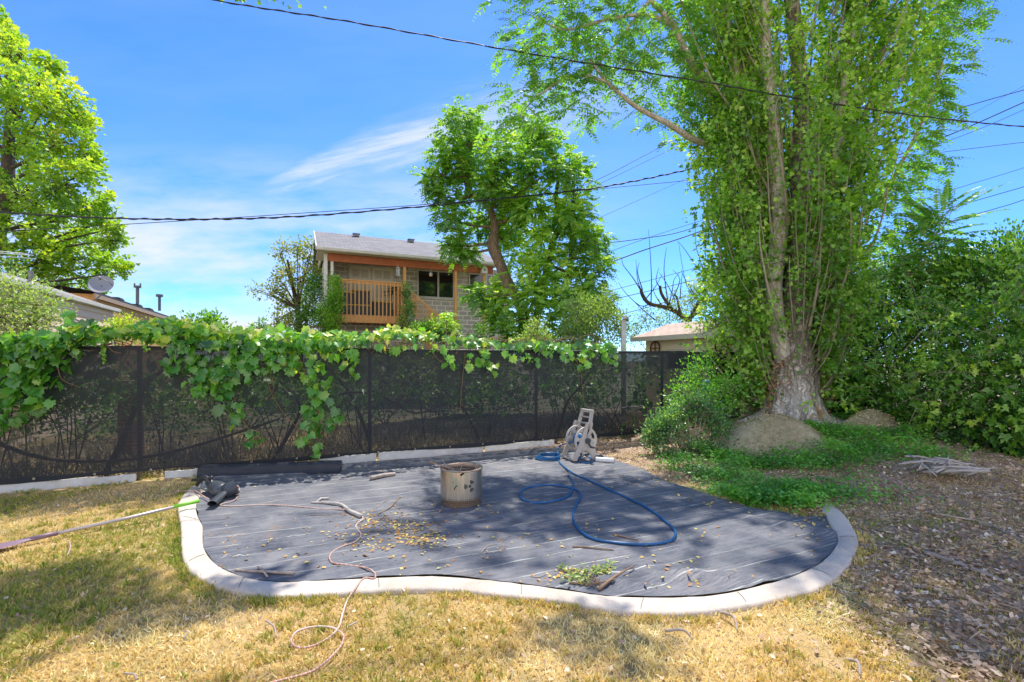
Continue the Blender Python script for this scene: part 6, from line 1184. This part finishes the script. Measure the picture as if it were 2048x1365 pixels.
# ------------------------------------------------------------------ overhead wires
def wire(label, pts, r, m='cable', twist=False):
    P = spline([at(*p) for p in pts], 8); t = thing('power_line', label, 'cable', P[len(P)//2], 0, 'overhead cables'); mb = MB(); mb.tube(P, r, 6)
    mb.build('conductor', M[m], t, smooth=True)
    if twist:
        mb = MB(); q = []
        for i in range(len(P)*6-6):
            k = i//6; f_ = (i%6)/6; p = P[k].lerp(P[k+1], f_); a = i*.55; q.append(p+Vector((0, math.cos(a)*r*1.1, math.sin(a)*r*1.3)))
        mb.tube(q, r*.8, 4); mb.build('service_wire', M[m], t, smooth=True)
wire('thick cable crossing the sky from top left down to the right edge', [(150,-60,8),(425,0,8.2),(700,44,8.5),(1050,106,9),(1400,163,9.0),(1600,198,8.8),(1850,234,9.0),(2048,254,9.5),(2300,275,10)], .0095, 'cable', True)
wire('twisted service cable sagging across the left sky to the poplar', [(-200,412,11),(0,425,11),(200,436,11.2),(400,439,11.5),(600,433,12),(850,413,12.8),(1050,393,13.4),(1200,375,14),(1330,350,13.5),(1450,322,12.5),(1560,295,11.2)], .016, 'cable', True)
wire('thin wire just above the twisted cable at the left', [(-200,472,12),(0,463,12),(200,452,12.2),(400,440,12.6),(600,427,13),(870,408,13.5),(1050,392,14),(1200,378,14.5),(1350,364,15),(1500,350,15.5)], .009, 'cable')
rw_ = [('upper thin wire rising from the walnut crown to the overhanging branches', [(1080,400,20),(1190,362,20),(1330,290,20),(1500,205,20)], .012),
 ('second thin wire just below the one rising into the branches', [(1080,415,20),(1190,372,20),(1330,305,20),(1500,228,20)], .010),
 ('faint wire between the service cable and the lower lines', [(1080,490,24),(1190,440,24),(1350,368,24),(1600,255,24)], .010),
 ('wavy wire left of the poplar meeting the highest line at the right edge', [(1080,500,20),(1185,489,20),(1280,478,20),(1390,455,20),(1600,365,20),(1850,240,20),(1950,208,20),(2100,166,20)], .018),
 ('thick line climbing behind the poplar to the upper right', [(1080,570,18),(1185,538,18),(1290,500,18),(1395,465,18),(1600,385,18),(1880,278,18),(2048,205,18),(2150,160,18)], .022),
 ('thin line just beneath the thick one at the upper right', [(1080,560,24),(1290,478,24),(1600,380,24),(1850,298,24),(1950,262,24),(2048,220,24),(2150,175,24)], .014),
 ('flat thin line at the right edge below the thick line', [(1500,360,20),(1700,330,20),(1860,308,20),(2048,285,20),(2200,268,20)], .012),
 ('thin steep line at the right edge below the flat one', [(1100,612,22),(1220,582,22),(1415,530,22),(1650,465,22),(1880,388,22),(2048,336,22),(2200,285,22)], .013),
 ('dark lower line running past the bare tree to the right edge', [(1100,632,20),(1232,598,20),(1415,554,20),(1650,490,20),(1930,408,20),(2048,374,20),(2200,330,20)], .016),
 ('lowest line crossing behind the clothesline post to the right edge', [(1150,648,20),(1262,624,20),(1415,580,20),(1700,500,20),(1990,418,20),(2048,400,20),(2200,350,20)], .017),
 ('thin crossing wire above the highest right line', [(1750,330,22),(1880,262,22),(2048,172,22),(2200,90,22)], .009)]
for lb, pts, r in rw_: wire(lb, pts, r, 'cable' if r > .012 else 'cable2')
# ------------------------------------------------------------------ camera, light, sky
cam = bpy.data.cameras.new('camera'); co = bpy.data.objects.new('camera', cam); C.objects.link(co); co.location = (0,0,CAMZ); co.rotation_euler = (math.pi/2,0,0)
cam.sensor_width = 36; cam.lens = F/2048*36; cam.shift_y = (HY-682.5)/2048; cam.clip_end = 2000; cam.clip_start = .05; bpy.context.scene.camera = co
SUN_DIR = Vector((.09, .50, 1.0)).normalized()     # towards the sun
elev = math.asin(SUN_DIR.z); azim = math.atan2(SUN_DIR.x, SUN_DIR.y)
sun = bpy.data.lights.new('sun', 'SUN'); sun.energy = 7.1; sun.angle = math.radians(.55); sun.color = (1,.94,.84); so = bpy.data.objects.new('sun', sun); C.objects.link(so); so.rotation_euler = SUN_DIR.to_track_quat('Z','Y').to_euler(); so.location = (3,12,20)
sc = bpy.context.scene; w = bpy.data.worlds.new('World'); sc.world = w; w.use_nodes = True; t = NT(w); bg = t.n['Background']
sky = t.n.new('ShaderNodeTexSky'); sky.sky_type = 'NISHITA'; sky.sun_disc = False; sky.sun_elevation = elev; sky.sun_rotation = azim; sky.altitude = 1400; sky.air_density = 1.0; sky.dust_density = .6; sky.ozone_density = 3.0
tc = t.n.new('ShaderNodeTexCoord'); sep = t.n.new('ShaderNodeSeparateXYZ'); t.l.new(tc.outputs['Generated'], sep.inputs[0])
dy = t.mth('MAXIMUM', sep.outputs[1], .05); x = t.mth('DIVIDE', sep.outputs[0], dy); z = t.mth('DIVIDE', sep.outputs[2], dy)
a0 = math.atan2(.163,.726); cs, sn = math.cos(a0), math.sin(a0)
xs = t.mth('ADD', x, .54); zs = t.mth('SUBTRACT', z, .353)
s = t.mth('ADD', t.mth('MULTIPLY', xs, cs), t.mth('MULTIPLY', zs, sn)); v = t.mth('SUBTRACT', t.mth('MULTIPLY', zs, cs), t.mth('MULTIPLY', xs, sn))
cb = t.n.new('ShaderNodeCombineXYZ'); t.l.new(t.mth('MULTIPLY', s, 1.6), cb.inputs[0]); t.l.new(t.mth('MULTIPLY', v, 6.0), cb.inputs[1])
warp = t.noise(cb.outputs[0], 1.6, 6, .62); fib = t.noise(t.scale(cb.outputs[0], (1.2,4.5,1), (0,0,.12)), 2.2, 7, .65)
vv = t.mth('ADD', v, t.mth('MULTIPLY', t.mth('SUBTRACT', warp, .5), .11))
vv = t.mth('ADD', vv, t.mth('MULTIPLY', t.mapr(s, 0, .3, .0, -.035), 1.0))
wid = t.mapr(s, 0, .55, .012, .06); g = t.mth('DIVIDE', vv, wid); g = t.mth('POWER', 2.718, t.mth('MULTIPLY', t.mth('MULTIPLY', g, g), -1.0))
env = t.mth('MULTIPLY', t.mapr(s, -.02, .12), t.mapr(s, 1.05, .35)); streak = t.mth('MULTIPLY', t.mth('MULTIPLY', g, env), t.mapr(fib, .3, .62, .25, 1.0))
cb2 = t.n.new('ShaderNodeCombineXYZ'); t.l.new(x, cb2.inputs[0]); t.l.new(t.mth('MULTIPLY', z, 2.6), cb2.inputs[1]); veil = t.noise(t.scale(cb2.outputs[0], (1.1,1.6,1), (0,0,-.25)), 1.9, 7, .6)
low = t.mth('MULTIPLY', t.mapr(z, .46, .22), t.mapr(x, .35, -.35)); veilm = t.mth('MULTIPLY', t.mapr(veil, .36, .60), t.mth('ADD', t.mth('MULTIPLY', low, .95), .05))
cl = t.mth('MAXIMUM', t.mth('MULTIPLY', streak, .9), veilm, clamp=True)
hsv = t.n.new('ShaderNodeHueSaturation'); hsv.inputs['Saturation'].default_value = 1.12; hsv.inputs['Value'].default_value = 1.0; t.l.new(sky.outputs[0], hsv.inputs['Color'])
tint = t.new('ShaderNodeVectorMath', operation='MULTIPLY'); t.l.new(hsv.outputs[0], tint.inputs[0]); tint.inputs[1].default_value = (.88,1.38,2.05)
STR = .14
bn = t.noise(t.scale(tc.outputs['Generated'], (1.5,1.5,2.5)), 1.8, 5, .6)      # unseen bright cloud added behind the camera as fill for camera-facing sides
fill_cloud = t.mth('MULTIPLY', t.mth('MULTIPLY', t.mapr(sep.outputs[1], .05, -.4), t.mapr(sep.outputs[2], .85, .25)), t.mapr(bn, .36, .56, .5, 1.0))
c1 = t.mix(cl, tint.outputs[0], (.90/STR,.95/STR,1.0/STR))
t.l.new(t.mix(fill_cloud, c1, (2.15/STR,2.06/STR,1.9/STR)), bg.inputs[0]); bg.inputs[1].default_value = STR
sc.render.engine = 'CYCLES'; sc.view_settings.view_transform = 'Standard'; sc.view_settings.look = 'None'; sc.view_settings.exposure = 0; sc.view_settings.gamma = 1
sc.cycles.max_bounces = 10; sc.cycles.transparent_max_bounces = 12; sc.cycles.diffuse_bounces = 5; sc.cycles.transmission_bounces = 6
